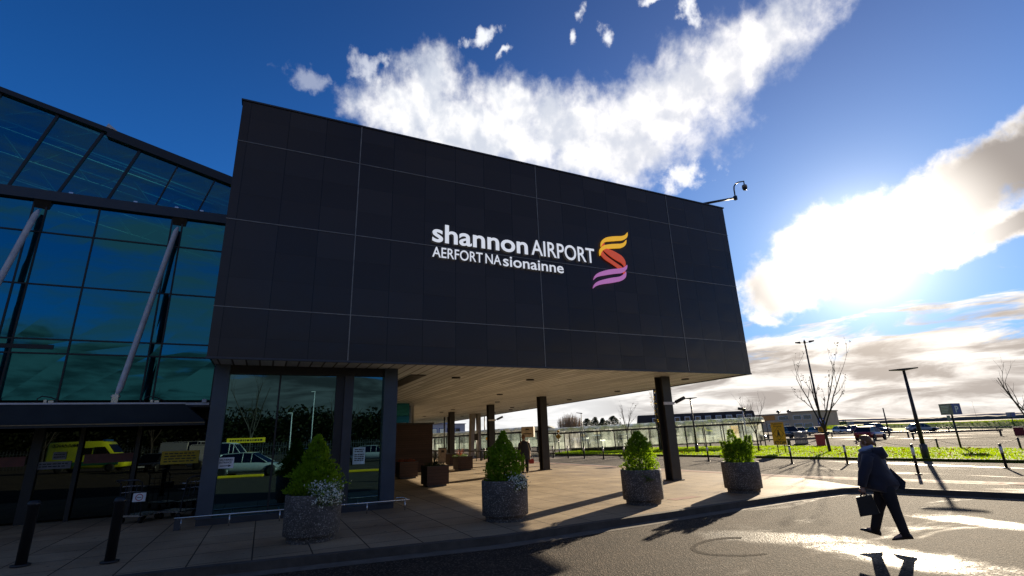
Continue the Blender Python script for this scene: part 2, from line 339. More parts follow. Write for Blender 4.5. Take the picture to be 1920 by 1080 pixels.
M_fig2 = leafmat('dark_needles', (.022, .045, .016), .2, .4)
M_ivy = leafmat('trailing_leaf', (.09, .15, .03), .35, .4)
M_pet = leafmat('white_petal', (.82, .84, .86), .3, .05)
M_grass = leafmat('grass_blade', (.21, .31, .010), .55, .45, rough=.95, vs=.9)
M_dead = leafmat('autumn_leaf', (.16, .075, .015), .30, .5, rough=.9)
M_brl = leafmat('withered_leaf', (.05, .032, .012), .18, .5, rough=.9)
M_yll = leafmat('yellow_leaf', (.36, .24, .03), .45, .4)
M_cord = leafmat('sword_leaf', (.035, .045, .025), .2, .4)
M_redl = leafmat('red_leaf', (.28, .07, .035), .4, .4)
# ------------------------------------------------------------------ mesh helpers
class MB:
    def __init__(s): s.v = []; s.f = []; s.mi = []; s.sm = []
    def add(s, vs, fs, mi=0, smooth=False):
        o = len(s.v); s.v += [tuple(x) for x in vs]
        for f in fs: s.f.append([o+i for i in f]); s.mi.append(mi); s.sm.append(smooth)
        return s
    def box(s, x0, x1, y0, y1, z0, z1, mi=0):
        vs = [(x0, y0, z0), (x1, y0, z0), (x1, y1, z0), (x0, y1, z0), (x0, y0, z1), (x1, y0, z1), (x1, y1, z1), (x0, y1, z1)]
        return s.add(vs, [(0, 3, 2, 1), (4, 5, 6, 7), (0, 1, 5, 4), (1, 2, 6, 5), (2, 3, 7, 6), (3, 0, 4, 7)], mi)
    def bevbox(s, x0, x1, y0, y1, z0, z1, b=.02, mi=0):
        bm = bmesh.new(); bmesh.ops.create_cube(bm, size=1)
        for v in bm.verts: v.co = Vector(((x0+x1)/2+v.co.x*(x1-x0), (y0+y1)/2+v.co.y*(y1-y0), (z0+z1)/2+v.co.z*(z1-z0)))
        bmesh.ops.bevel(bm, geom=bm.edges[:], offset=b, segments=2, affect='EDGES')
        s.add([v.co for v in bm.verts], [[v.index for v in f.verts] for f in bm.faces], mi); bm.free(); return s
    def tube(s, pts, r, n=8, cap=True, mi=0, smooth=True):
        pts = [Vector(p) for p in pts]; rs = r if isinstance(r, (list, tuple)) else [r]*len(pts)
        vs = []; fs = []; prev = None
        for i, p in enumerate(pts):
            d = (pts[min(i+1, len(pts)-1)] - pts[max(i-1, 0)])
            d = d.normalized() if d.length > 1e-9 else Vector((0, 0, 1))
            if prev is None: a = d.orthogonal().normalized()
            else:
                a = prev - d*prev.dot(d); a = a.normalized() if a.length > 1e-6 else d.orthogonal().normalized()
            prev = a; bb = d.cross(a)
            for k in range(n):
                t = 2*math.pi*k/n; vs.append(p + (a*math.cos(t)+bb*math.sin(t))*rs[i])
        for i in range(len(pts)-1):
            for k in range(n):
                fs.append((i*n+k, i*n+(k+1) % n, (i+1)*n+(k+1) % n, (i+1)*n+k))
        if cap: fs.append(tuple(reversed(range(n)))); fs.append(tuple(range((len(pts)-1)*n, len(pts)*n)))
        return s.add(vs, fs, mi, smooth)
    def lathe(s, prof, n=32, c=(0, 0), mi=0, smooth=True, closed=False):
        vs = []; fs = []
        for r_, z in prof:
            for k in range(n):
                t = 2*math.pi*k/n; vs.append((c[0]+r_*math.cos(t), c[1]+r_*math.sin(t), z))
        m = len(prof)
        for i in range(m-1):
            for k in range(n): fs.append((i*n+k, i*n+(k+1) % n, (i+1)*n+(k+1) % n, (i+1)*n+k))
        if not closed:
            fs.append(tuple(reversed(range(n)))); fs.append(tuple(range((m-1)*n, m*n)))
        return s.add(vs, fs, mi, smooth)
    def loft(s, rings, cap=True, mi=0, smooth=True, close=True):
        n = len(rings[0]); vs = [p for r_ in rings for p in r_]; fs = []
        for i in range(len(rings)-1):
            for k in range(n if close else n-1): fs.append((i*n+k, i*n+(k+1) % n, (i+1)*n+(k+1) % n, (i+1)*n+k))
        if cap: fs.append(tuple(reversed(range(n)))); fs.append(tuple(range((len(rings)-1)*n, len(rings)*n)))
        return s.add(vs, fs, mi, smooth)
    def prism(s, poly, y0, y1, mi=0):      # polygon in x,z extruded in y
        n = len(poly); vs = [(p[0], y0, p[1]) for p in poly] + [(p[0], y1, p[1]) for p in poly]
        fs = [tuple(range(n)), tuple(reversed(range(n, 2*n)))] + [(i, (i+n), (i+1) % n+n, (i+1) % n) for i in range(n)]
        return s.add(vs, fs, mi)
    def slab(s, poly, z0, z1, mi=0):       # polygon in x,y extruded in z
        n = len(poly); vs = [(p[0], p[1], z0) for p in poly] + [(p[0], p[1], z1) for p in poly]
        fs = [tuple(reversed(range(n))), tuple(range(n, 2*n))] + [(i, (i+1) % n, (i+1) % n+n, i+n) for i in range(n)]
        return s.add(vs, fs, mi)
    def build(s, name, m, parent=None, loc=None, rz=0, fixn=True):
        me = bpy.data.meshes.new(name); me.from_pydata(s.v, [], s.f)
        for x in (m if isinstance(m, (list, tuple)) else [m]): me.materials.append(x)
        me.polygons.foreach_set('material_index', s.mi); me.polygons.foreach_set('use_smooth', s.sm)
        if fixn and len(s.f) < 6000:
            bm = bmesh.new(); bm.from_mesh(me); bmesh.ops.recalc_face_normals(bm, faces=bm.faces); bm.to_mesh(me); bm.free()
        me.update()
        o = bpy.data.objects.new(name, me); COL.objects.link(o)
        if parent: o.parent = parent
        if loc is not None: o.location = loc
        o.rotation_euler.z = rz
        return o
def tag(o, label, cat, group=None):
    o['label'] = label; o['category'] = cat
    if group: o['group'] = group
    return o
def struct(o): o['kind'] = 'structure'; return o
def thing(name, label, cat, loc=(0, 0, 0), rz=0, group=None):
    o = bpy.data.objects.new(name, None); o.empty_display_size = .2; COL.objects.link(o); o.location = loc; o.rotation_euler.z = rz
    return tag(o, label, cat, group)
def copy_tree(o, parent=None):
    c = o.copy(); COL.objects.link(c); c.parent = parent
    for ch in [x for x in SC.objects if x.parent == o]: copy_tree(ch, c)
    return c
def dup(o, loc, rz=None, label=None, scale=None):
    c = copy_tree(o); c.location = loc
    if rz is not None: c.rotation_euler.z = rz
    if label: c['label'] = label
    if scale: c.scale = scale
    return c
def text_mesh(body, w=None, h=None, bold=0.0, depth=.0, align='LEFT', sx=1.0):
    """flat text as mesh data in x,z; returns verts/faces scaled to width w and cap height h, baseline at z=0, facing -y"""
    cu = bpy.data.curves.new('lettering', 'FONT'); cu.body = body; cu.offset = bold; cu.extrude = .5 if depth else 0; cu.resolution_u = 5
    ob = bpy.data.objects.new('lettering', cu); COL.objects.link(ob)
    dg = bpy.context.evaluated_depsgraph_get(); me = bpy.data.meshes.new_from_object(ob.evaluated_get(dg))
    vs = [tuple(v.co) for v in me.vertices]; fs = [tuple(p.vertices) for p in me.polygons]
    COL.objects.unlink(ob); bpy.data.objects.remove(ob); bpy.data.meshes.remove(me)
    x0 = min(v[0] for v in vs); x1 = max(v[0] for v in vs); y1 = max(v[1] for v in vs)
    lines = body.count('\n')
    kx = (w/(x1-x0)) if w else 1; ky = (h/(.73 if lines == 0 else y1-min(v[1] for v in vs))) if h else kx
    if not w: kx = ky*sx
    out = []
    for v in vs:
        x = (v[0]-x0)*kx
        if align == 'CENTER': x -= (x1-x0)*kx/2
        out.append((x, -v[2]*2*depth/2 if depth else 0.0, v[1]*ky))
    return out, fs
def add_text(mb, body, x, y, z, mi=0, **k):
    vs, fs = text_mesh(body, **k)
    mb.add([(a+x, b+y, c+z) for a, b, c in vs], fs, mi); return mb

# ------------------------------------------------------------------ ground, roads, kerbs
Z_R = -0.13
mb = MB(); S = 9000
mb.add([(-S, -S, Z_R-.03), (S, -S, Z_R-.03), (S, S, Z_R-.03), (-S, S, Z_R-.03)], [(0, 1, 2, 3)])
struct(mb.build('ground', mat('far_ground', (.16, .17, .10), .9, var=.4, vs=.02)))
mb = MB(); mb.add([(-90, -120, Z_R), (60, -120, Z_R), (60, 12, Z_R), (-90, 12, Z_R)], [(0, 1, 2, 3)])
struct(mb.build('road', M_road))
# plaza outline (kerb line in front of the facade, corner rounded, then up the drive)
K = [(-40, 9.9), (-8, 9.8), (-.7, 9.6), (4, 9.05), (9, 9.35), (13.0, 9.6), (15.0, 9.55), (15.7, 9.2), (15.95, 8.4), (16.3, 7.2), (16.7, 5.9), (17.6, 3.0), (18.8, -4)]
KR = [(22.3, -4), (20.6, 3.5), (19.1, 7.5), (17.5, 13.1), (16.7, 29.5), (16.8, 60), (16.8, 110)]
poly = K + KR + [(-40, 110)]
def inset(pts, d):                        # shift an open polyline sideways (to its left)
    out = []
    for i, p in enumerate(pts):
        a = Vector(pts[max(i-1, 0)]); b = Vector(pts[min(i+1, len(pts)-1)]); t = (b-a).normalized()
        out.append((p[0]-t.y*d, p[1]+t.x*d))
    return out
Ki = inset(K, .17)
mb = MB(); mb.slab(Ki + KR + [(-40, 110)], -.2, 0)
struct(mb.build('pavement', M_pave))
def ribbon(pts, d, z0, z1):
    a = pts; b = inset(pts, d); rings = []
    for p, q in zip(a, b): rings.append([(p[0], p[1], z0), (q[0], q[1], z0), (q[0], q[1], z1), (p[0], p[1], z1)])
    return rings
mb = MB(); mb.loft(ribbon(K, .168, -.25, .004), smooth=False)
struct(mb.build('kerb', M_kerb))
# concrete channel next to the kerb
mb = MB(); ko = inset(K, -.32)
for i in range(len(K)-1): mb.add([(K[i][0], K[i][1], Z_R+.006), (ko[i][0], ko[i][1], Z_R+.004), (ko[i+1][0], ko[i+1][1], Z_R+.004), (K[i+1][0], K[i+1][1], Z_R+.006)], [(0, 1, 2, 3)])
struct(mb.build('gutter_strip', mat('gutter_concrete', (.15, .13, .105), .8, spec=.2, var=.3, vs=5, bump=.3)))
# drive east of the plaza (flush), grass island, far car park
def sheet(name, pts, z, m):
    mb = MB(); n = len(pts); mb.add([(p[0], p[1], z) for p in pts], [tuple(range(n))]); return struct(mb.build(name, m))
GR = [(29.3, -20), (28.6, 0), (27.75, 10.1), (26.6, 19.6), (26.4, 24), (25, 32), (22.95, 38.2), (22.9, 39.2)]   # near edge of the grass
GF = [(24.5, 42), (33.2, 46), (39.5, 36), (41, 30.3), (38, 14), (37, 0), (36.5, -20)]                              # far edge
sheet('drive_road', KR + [(30, 110)] + [(29.5, 60)] + list(reversed(GR)), -.012, M_road2)
sheet('car_park', [(22, 44), (33.2, 46), (39.5, 36), (41, 30.3), (38, 14), (37, 0), (36.5, -20), (36, -150), (420, -150), (420, 260), (22, 260)], -.02, M_park)
M_line = mat('road_paint', (.33, .30, .27), .85, spec=.1, var=.3, vs=5)
M_line2 = mat('red_strip', (.32, .20, .155), .85, spec=.1, var=.25, vs=5)
def stripe(name, pts, d, z, m):
    mb = MB(); q = inset(pts, d)
    for i in range(len(pts)-1): mb.add([(*pts[i], z), (*q[i], z), (*q[i+1], z), (*pts[i+1], z)], [(0, 1, 2, 3)])
    return struct(mb.build(name, m))
stripe('paved_edge_strip', KR[:-1], .55, .006, M_line2)
stripe('edge_marking', inset(KR[:-1], -.12), -.14, -.004, M_line)
stripe('edge_marking', inset(GR, .45), .14, -.004, M_line)
stripe('edge_marking', inset(GF[1:], -.5), -.7, -.012, M_line)
sheet('far_road', inset(GF[1:], -1.3) + list(reversed(inset(GF[1:], -7.5))), -.016, asphalt('pale_asphalt', base=(.16, .145, .13), th=.45, rlo=.35, rhi=.8, bmp=.5))
sheet('asphalt_footway', [(15.75, 9.6)] + [(p[0]+.0, p[1]) for p in Ki[8:]] + list(reversed(inset(KR[:3], .6))) + [(17.05, 12.2)], .0035, asphalt('footway_asphalt', base=(.075, .064, .052), sc=(.4, .4, 1), th=.6, rlo=.45, rhi=.9, bmp=1.0, sp=.12))
def ringmark(cx, cy, rx_, ry_, w_):
    mb = MB(); n = 40; pin = []; pout = []
    for k in range(n):
        t = 2*math.pi*k/n; q = 1+.05*math.sin(3*t); pin.append(G(cx+rx_*q*math.cos(t), cy+ry_*q*math.sin(t), Z_R)); pout.append(G(cx+(rx_+w_)*q*math.cos(t), cy+(ry_+w_*.35)*q*math.sin(t), Z_R))
    for k in range(5, n-9): mb.add([(p.x, p.y, Z_R+.0025) for p in (pin[k], pout[k], pout[k+1], pin[k+1])], [(0, 1, 2, 3)])
    return struct(mb.build('tyre_mark', asphalt('tyre_mark', base=(.023, .018, .014), th=.8, rhi=.95, sp=.1)))
ringmark(1378, 1026, 74, 15, 9)
# crossing lines on the drive
for k in range(4):
    p = G(1060+k*26, 873-k*.6); a = 17.2+k*2.1
    stripe('crossing_marking', [(a, 34.0), (a+1.2, 34.1)], .5, -.002, M_line)
# grass island with kerb
isl = GR + GF
mb = MB(); mb.slab(isl, -.2, .10); struct(mb.build('grass_verge_soil', M_lawn))
mb = MB(); mb.loft(ribbon(GR, -.14, -.2, .112), smooth=False); struct(mb.build('island_kerb', M_kerb))
random.seed(5)
def inpoly(x, y, P):
    r_ = False; j = len(P)-1
    for i in range(len(P)):
        if (P[i][1] > y) != (P[j][1] > y) and x < (P[j][0]-P[i][0])*(y-P[i][1])/(P[j][1]-P[i][1])+P[i][0]: r_ = not r_
        j = i
    return r_
mb = MB(); cnt = 0
while cnt < 34000:
    x = random.uniform(22, 41); y = random.uniform(-6, 46)
    if not inpoly(x, y, isl): continue
    h = random.uniform(.04, .10)*(.7+.7*noise.noise(Vector((x*.5, y*.5, 0)))+.3); a = random.uniform(0, 6.28); w = random.uniform(.02, .04); l = random.uniform(-.03, .03)
    cx, cy = math.cos(a)*w, math.sin(a)*w
    mb.add([(x-cx, y-cy, .10), (x+cx, y+cy, .10), (x+l-cy*.8, y+l+cx*.8, .10+h)], [(0, 1, 2)]); cnt += 1
o = mb.build('grass', M_grass, fixn=False); tag(o, 'bright green mown grass on the long traffic island', 'grass'); o['kind'] = 'stuff'
mb = MB(); cnt = 0
while cnt < 420:
    x = random.uniform(24, 37); y = random.uniform(4, 38)
    if not inpoly(x, y, isl) or noise.noise(Vector((x*.35, y*.35, 3))) < .02: continue
    a = random.uniform(0, 6.28); w = random.uniform(.05, .1); z = .17+random.uniform(0, .05); t = random.uniform(-.05, .05)
    mb.add([(x-w*math.cos(a), y-w*math.sin(a), z), (x+w*.6*math.sin(a), y-w*.6*math.cos(a), z+t), (x+w*math.cos(a), y+w*math.sin(a), z), (x-w*.6*math.sin(a), y+w*.6*math.cos(a), z-t)], [(0, 1, 2, 3)]); cnt += 1
o = mb.build('fallen_leaves', M_dead, fixn=False); tag(o, 'orange brown leaves scattered on the island grass', 'leaves'); o['kind'] = 'stuff'
# red paving patch
p = G(1283, 934); mb = MB(); mb.box(-.5, .5, -.16, .16, 0, .004); struct(mb.build('paving_patch', M_line2, loc=p, rz=.1))
# far green bank and hills
def bank(name, a, b, w, h, m, seg=40, rough=.3):
    mb = MB(); rings = []; A_ = Vector(a); B_ = Vector(b); t = (B_-A_).normalized(); nrm = Vector((-t.y, t.x))
    for i in range(seg+1):
        c_ = A_.lerp(B_, i/seg); hh = h*(1+rough*noise.noise(Vector((i*.37, h, 0)))) * min(1, i/3, (seg-i)/3 + .01)
        rings.append([(c_.x-nrm.x*w/2, c_.y-nrm.y*w/2, -.3), (c_.x-nrm.x*w*.15, c_.y-nrm.y*w*.15, hh), (c_.x+nrm.x*w*.15, c_.y+nrm.y*w*.15, hh), (c_.x+nrm.x*w/2, c_.y+nrm.y*w/2, -.3)])
    mb.loft(rings, smooth=False); return struct(mb.build(name, m))
# ------------------------------------------------------------------ terminal block (dark box on columns)
FY = 13.25; ZB = 3.73; ZT = 10.7
def part(mb, name, m, root, label=None, **k):     # mesh in world coordinates under a root that has no rotation
    o = mb.build(name, m, root, loc=-Vector(root.location), **k)
    if label: o['label'] = label
    return o
tb = thing('terminal_building', 'dark grey panelled airport block raised on columns over the paved forecourt', 'building', (7.6, FY, 0))
rx = lambda n: 16.63 + .091*(n-FY)
FAR = 104
mb = MB(); mb.slab([(-1.38, FY), (16.63, FY), (rx(FAR), FAR), (-1.38, FAR)], ZB+.05, ZT)
mb.box(-1.38, 16.63, FY-.001, FY+.30, ZB, ZB+.06)
part(mb, 'cladding', M_clad, tb)
for x in (1.74, 7.57, 13.45):
    mb = MB(); mb.box(x-.014, x+.014, FY-.012, FY+.01, ZB+.005, ZT-.01); part(mb, 'joint_strip', M_trim, tb)
for z in (9.46, 7.22, 4.95):
    mb = MB(); mb.box(-1.39, 16.64, FY-.009, FY+.01, z-.011, z+.011); part(mb, 'joint_strip', M_trim, tb)
mb = MB(); mb.box(-1.42, 16.67, FY-.03, FY+.25, ZT-.01, ZT+.035); mb.slab([(16.60, FY+.25), (16.67, FY+.25), (rx(FAR)+.04, FAR), (rx(FAR)-.1, FAR)], ZT-.01, ZT+.035); part(mb, 'coping', M_steel, tb)
mb = MB(); mb.box(-1.40, 16.65, FY-.02, FY+.05, ZB-.035, ZB+.015); mb.slab([(16.5, FY+.05), (16.65, FY+.05), (rx(FAR)+.03, FAR), (rx(FAR)-.12, FAR)], ZB-.035, ZB+.015); part(mb, 'edge_trim', M_steel, tb)
mb = MB(); mb.slab([(-1.3, FY+.06), (16.50, FY+.06), (rx(FAR)-.13, FAR), (-1.3, FAR)], ZB-.005, ZB+.05)
part(mb, 'soffit', M_soff, tb)
mb = MB(); mb.box(4.0, 4.5, 15.6, 19.2, ZB-.03, ZB); part(mb, 'ceiling_slot', M_black, tb)
for (x, y) in [(15.71, 20.39), (15.13, 15.17), (16.86, 29.65), (16.23, 25.77), (17.2, 39.2), (17.1, 35.75), (15.9, 33.0), (12.09, 34.96), (12.34, 38.38), (12.8, 44.86), (16.8, 45.86), (17.3, 50.46), (8.64, 16.32), (5.69, 16.12), (12.3, 27.5), (10.2, 22.5)]:
    mb = MB(); mb.lathe([(.13, ZB-.05), (.15, ZB-.045), (.15, ZB-.002)], 16, (x, y)); o = part(mb, 'downlight', M_black, tb)
# steel H columns
def hcol(x, y, z1=ZB):
    mb = MB(); w = .20
    mb.box(x-w, x+w, y-w, y-w+.05, 0, z1); mb.box(x-w, x+w, y+w-.05, y+w, 0, z1); mb.box(x-.03, x+.03, y-w+.05, y+w-.05, 0, z1)
    o = part(mb, 'column', M_colst, tb)
    mb = MB(); mb.box(x-.27, x+.27, y-.27, y+.27, 0.0, .03); q = mb.build('base_plate', M_colst, o)
for x, y in [(13.57, 14.8), (13.3, 23.9), (13.0, 30.2), (13.2, 38.5)]: hcol(x, y)
for (a, b) in ((15.95, 16.25), (16.75, 16.95)):     # pale splayed pair far back
    mb = MB(); mb.loft([[(a+dx+(.12 if a < 16.5 else -.1)*t, 41.8+dy, z) for dx, dy in ((0, -.25), (b-a+.1*t, -.25), (b-a+.1*t, .25), (0, .25))] for z, t in ((0, 0), (ZB, 1))], smooth=False)
    part(mb, 'splayed_column', M_conc, tb, label='pale concrete splayed column leg')
# lobby (glazed ground floor)
LY = 14.5
mb = MB(); mb.box(-1.25, 3.3, LY-.1, LY+.35, 0.0, .14); part(mb, 'plinth', M_steel, tb)
mb = MB(); mb.box(-1.24, 3.28, LY-.05, LY+.2, 3.50, ZB-.006); part(mb, 'header_beam', M_black, tb)
for (a, b, m_, d) in ((-1.27, -.94, M_pillar, .14), (1.64, 1.86, M_black, .03), (1.862, 2.10, M_steel, .08), (2.93, 3.3, M_pillar, .14)):
    mb = MB(); mb.box(a, b, LY-d, LY+.25, .143, 3.497 if d < .1 else ZB-.008); part(mb, 'pillar', m_, tb)
mb = MB(); mb.box(.215, .255, LY-.02, LY+.1, .143, 3.497); part(mb, 'mullion', M_black, tb)
for (a, b) in ((-.938, .213), (.257, 1.638), (2.102, 2.928)):
    mb = MB(); mb.box(a, b, LY+.03, LY+.045, .143, 3.497); part(mb, 'glass_pane', M_g2, tb)
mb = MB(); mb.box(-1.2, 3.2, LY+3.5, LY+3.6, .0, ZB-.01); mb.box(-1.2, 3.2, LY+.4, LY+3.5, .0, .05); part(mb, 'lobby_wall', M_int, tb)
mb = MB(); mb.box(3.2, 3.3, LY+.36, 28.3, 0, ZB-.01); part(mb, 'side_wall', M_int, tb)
for k in range(5):
    mb = MB(); mb.box(3.302, 3.315, LY+.4+k*2.7, LY+3.0+k*2.7, .15, 3.5); part(mb, 'glass_pane', M_g2, tb)
mb = MB(); mb.box(3.3, 8.62, 28.4, 28.6, 0, 2.55); mb.box(8.42, 8.62, 28.6, FAR, 0, 2.55); part(mb, 'timber_cladding', M_brown, tb)
mb = MB(); mb.box(3.3, 8.66, 28.34, 28.64, 2.552, 2.64); part(mb, 'wall_cap', M_colst, tb)
mb = MB(); mb.box(3.3, 7.25, 28.46, 28.5, 2.66, 3.72); part(mb, 'glass_pane', M_g1, tb)
mb = MB(); mb.box(3.3, 7.2, 29.5, 29.6, 2.645, 3.72); mb.box(8.0, 8.2, 31, FAR, 2.55, 3.72); part(mb, 'upper_wall', M_soff, tb)
# brown return slot strips near wall
# notices on the lobby glass
n1 = thing('entrance_notice', 'white notice reading DELIVERIES ENTRANCE with an arrow on the dark lobby glass', 'notice', (-.98, LY+.02, 1.23))
MB().box(0, .36, -.006, 0, 0, .25).build('sheet', M_white, n1)
mb = MB(); add_text(mb, 'DELIVERIES', .03, -.009, .175, w=.30, h=.042, bold=.02); add_text(mb, 'ENTRANCE', .05, -.009, .115, w=.26, h=.042, bold=.02)
mb.box(.07, .25, -.0085, -.0075, .05, .066); mb.add([(.25, -.008, .03), (.31, -.008, .058), (.25, -.008, .086)], [(0, 1, 2)]); mb.build('print', M_txt, n1)
n2 = thing('door_notice', 'pale notice of several printed lines on the narrow lobby pane beside the pillar', 'notice', (2.19, LY+.02, 1.16))
MB().box(0, .32, -.006, 0, 0, .43).build('sheet', mat('paper_pale', (.55, .68, .66), .6), n2)
mb = MB(); random.seed(2)
for i, zz in enumerate((.365, .315, .23, .18, .13, .085)):
    x = .04
    while x < .27:
        w = random.uniform(.03, .09); w = min(w, .285-x); mb.box(x, x+w, -.009, -.007, zz, zz+.026); x += w+.014
mb.build('print', M_txt, n2)
# low stainless rail in front of the lobby
rl = thing('low_rail', 'thin stainless kick rail running low along the lobby glass', 'rail', (-1.64, 14.3, 0))
mb = MB(); mb.tube([(-1.64, 14.05, .25), (3.55, 13.75, .25)], .019, 8); mb.tube([(3.55, 13.75, .25), (3.55, 14.35, .25), (3.35, 14.36, .25)], .019, 8); part(mb, 'bar', M_rail, rl)
for x in (-1.5, -.55, .5, 1.5, 2.5, 3.45):
    mb = MB(); mb.tube([(x, 14.05-(x+1.64)*.058, .002), (x, 14.05-(x+1.64)*.058, .24)], .014, 8); part(mb, 'post', M_rail, rl)
mb = MB(); mb.box(-1.62, -1.5, 13.99, 14.11, 0.003, .24); part(mb, 'end_post', M_steel, rl)
# ------------------------------------------------------------------ lettering + emblem
sg = thing('airport_sign', 'raised white airport name lettering in two languages on the dark facade', 'sign', (3.9, FY, 6.6))
def word(txt, pa, pb, pcap, bold, lab):
    a = FN(*pa, FY); b = FN(*pb, FY); c = FN(*pcap, FY)
    h = HT((c.x, FY), pcap[1]) - HT((c.x, FY), pcap[1] + 0) or 0
    base_z = a.z
    mb = MB(); vs, fs = text_mesh(txt, w=b.x-a.x, h=lab, bold=bold, depth=.12)
    me_v = [(x, y, z) for x, y, z in vs]
    # front faces white, returns grey
    o = len(mb.v); mb.v += me_v
    for f in fs:
        ys = [me_v[i][1] for i in f]; mb.f.append(list(f)); mb.mi.append(0 if max(ys)-min(ys) < 1e-5 else 1); mb.sm.append(False)
    return mb, a.x, base_z
LB = 7.30; LB2 = 6.86
for txt, pa, pb, z, cap, bold in (('shannon', (808.7, 451), (987.5, 476), 7.335, .60, .020), ('AIRPORT', (994, 476), (1112.5, 492.6), 7.345, .55, .010),
                            ('AERFORT', (808.7, 482), (903, 492.6), 6.845, .335, .008), ('NA', (908, 492.6), (937.5, 497), 6.845, .335, .008), ('sionainne', (941, 498.6), (1054.3, 513), 6.835, .37, .012)):
    a = FN(*pa, FY).x; b = FN(*pb, FY).x
    mb = MB(); vs, fs = text_mesh(txt, w=b-a, h=cap, bold=bold, depth=.07)
    mn = min(v[1] for v in vs); mx = max(v[1] for v in vs)
    for f in fs:
        ys = [vs[i][1] for i in f]; mb.f.append(list(f)); mb.mi.append(0 if max(ys)-min(ys) < 1e-5 else 1); mb.sm.append(False)
    mb.v = [(a+v[0], FY-.03-(v[1]-mn), z+v[2]) for v in vs]
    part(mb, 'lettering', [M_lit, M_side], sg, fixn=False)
lg = thing('emblem', 'yellow red and purple twisted ribbon emblem beside the white lettering', 'emblem', (10.4, FY, 6.4))
def ribbon_shape(pix, d, m):
    pts = [FN(780+x/4.174, 380+y/4.174, FY) for x, y in pix]
    mb = MB(); mb.prism([(p.x, p.z) for p in pts], FY-.07-d, FY-.03, 0); part(mb, 'ribbon', m, lg)
def bez(*ctrl, n=7):
    """chain of quadratic pieces p0,c,p1,c,p1.."""
    out = []
    for i in range(0, len(ctrl)-2, 2):
        a, b, c = ctrl[i:i+3]
        for k in range(n):
            t = k/n; out.append(((1-t)**2*a[0]+2*t*(1-t)*b[0]+t*t*c[0], (1-t)**2*a[1]+2*t*(1-t)*b[1]+t*t*c[1]))
    out.append(ctrl[-1]); return out
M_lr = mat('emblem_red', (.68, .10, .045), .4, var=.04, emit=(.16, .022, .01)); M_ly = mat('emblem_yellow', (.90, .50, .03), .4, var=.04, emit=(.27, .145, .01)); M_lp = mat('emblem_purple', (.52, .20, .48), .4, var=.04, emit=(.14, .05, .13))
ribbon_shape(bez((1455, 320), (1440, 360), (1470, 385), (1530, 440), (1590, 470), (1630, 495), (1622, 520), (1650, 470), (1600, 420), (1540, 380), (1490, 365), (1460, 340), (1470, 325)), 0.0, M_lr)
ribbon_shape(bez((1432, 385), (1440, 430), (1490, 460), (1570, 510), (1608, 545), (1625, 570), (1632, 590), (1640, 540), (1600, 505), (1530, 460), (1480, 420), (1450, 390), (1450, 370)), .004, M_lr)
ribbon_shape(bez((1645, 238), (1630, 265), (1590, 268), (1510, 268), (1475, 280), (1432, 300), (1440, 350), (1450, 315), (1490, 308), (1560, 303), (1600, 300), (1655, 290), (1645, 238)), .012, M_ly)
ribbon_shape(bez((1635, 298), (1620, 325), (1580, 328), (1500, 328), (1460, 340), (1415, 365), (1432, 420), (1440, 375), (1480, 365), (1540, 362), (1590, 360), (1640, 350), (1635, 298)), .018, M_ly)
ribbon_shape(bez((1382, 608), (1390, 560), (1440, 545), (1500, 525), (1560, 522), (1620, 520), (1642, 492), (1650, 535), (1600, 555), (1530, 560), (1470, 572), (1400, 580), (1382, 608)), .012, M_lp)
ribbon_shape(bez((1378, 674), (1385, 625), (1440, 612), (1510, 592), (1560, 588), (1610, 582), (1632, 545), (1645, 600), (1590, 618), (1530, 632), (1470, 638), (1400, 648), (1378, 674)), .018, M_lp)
# ------------------------------------------------------------------ roof camera on arm
rc = thing('security_camera', 'dome security camera hanging from a black swan neck arm at the roof corner', 'camera', FN(1322, 381, 14.2))
P_ = lambda x, y: FN(1300+x/13.5, 320+y/13.5, 14.2)
mb = MB(); mb.tube([P_(250, 840), P_(1060, 690)], .055, 8); mb.box(*(lambda p: (p.x-.06, p.x+.06, p.y-.06, p.y+.06, p.z-.1, p.z+.1))(P_(1065, 690))); part(mb, 'arm', M_black, rc)
mb = MB(); mb.tube([P_(1062, 690), P_(1050, 600), P_(1030, 480), P_(1030, 400), P_(1070, 330), P_(1150, 290), P_(1275, 268), P_(1290, 370)], .032, 8); part(mb, 'swan_neck', M_black, rc)
c = P_(1300, 430); mb = MB(); mb.lathe([(.05, c.z+.16), (.11, c.z+.12), (.12, c.z+.0)], 14, (c.x, c.y)); part(mb, 'housing', M_conc, rc)
mb = MB(); mb.lathe([(.12, c.z-.002), (.11, c.z-.06), (.08, c.z-.12), (.03, c.z-.15)], 14, (c.x, c.y)); part(mb, 'dome', M_black, rc)
# ------------------------------------------------------------------ atrium
AY = 18.0
at = thing('glass_atrium', 'tall teal glass terminal hall with sloping roof edge and white raking struts', 'building', (-6, AY, 0))
def apt(px, py, d=0.0): p = FN(px, py, AY); p.y += d; return p
TOP = [(-24, 16.55), (-8.26, 12.42), (-5.48, 11.70), (-1.96, 10.72), (-1.0, 10.45), (3.0, 9.4)]
BZ0, BZ1 = 8.93, 9.24
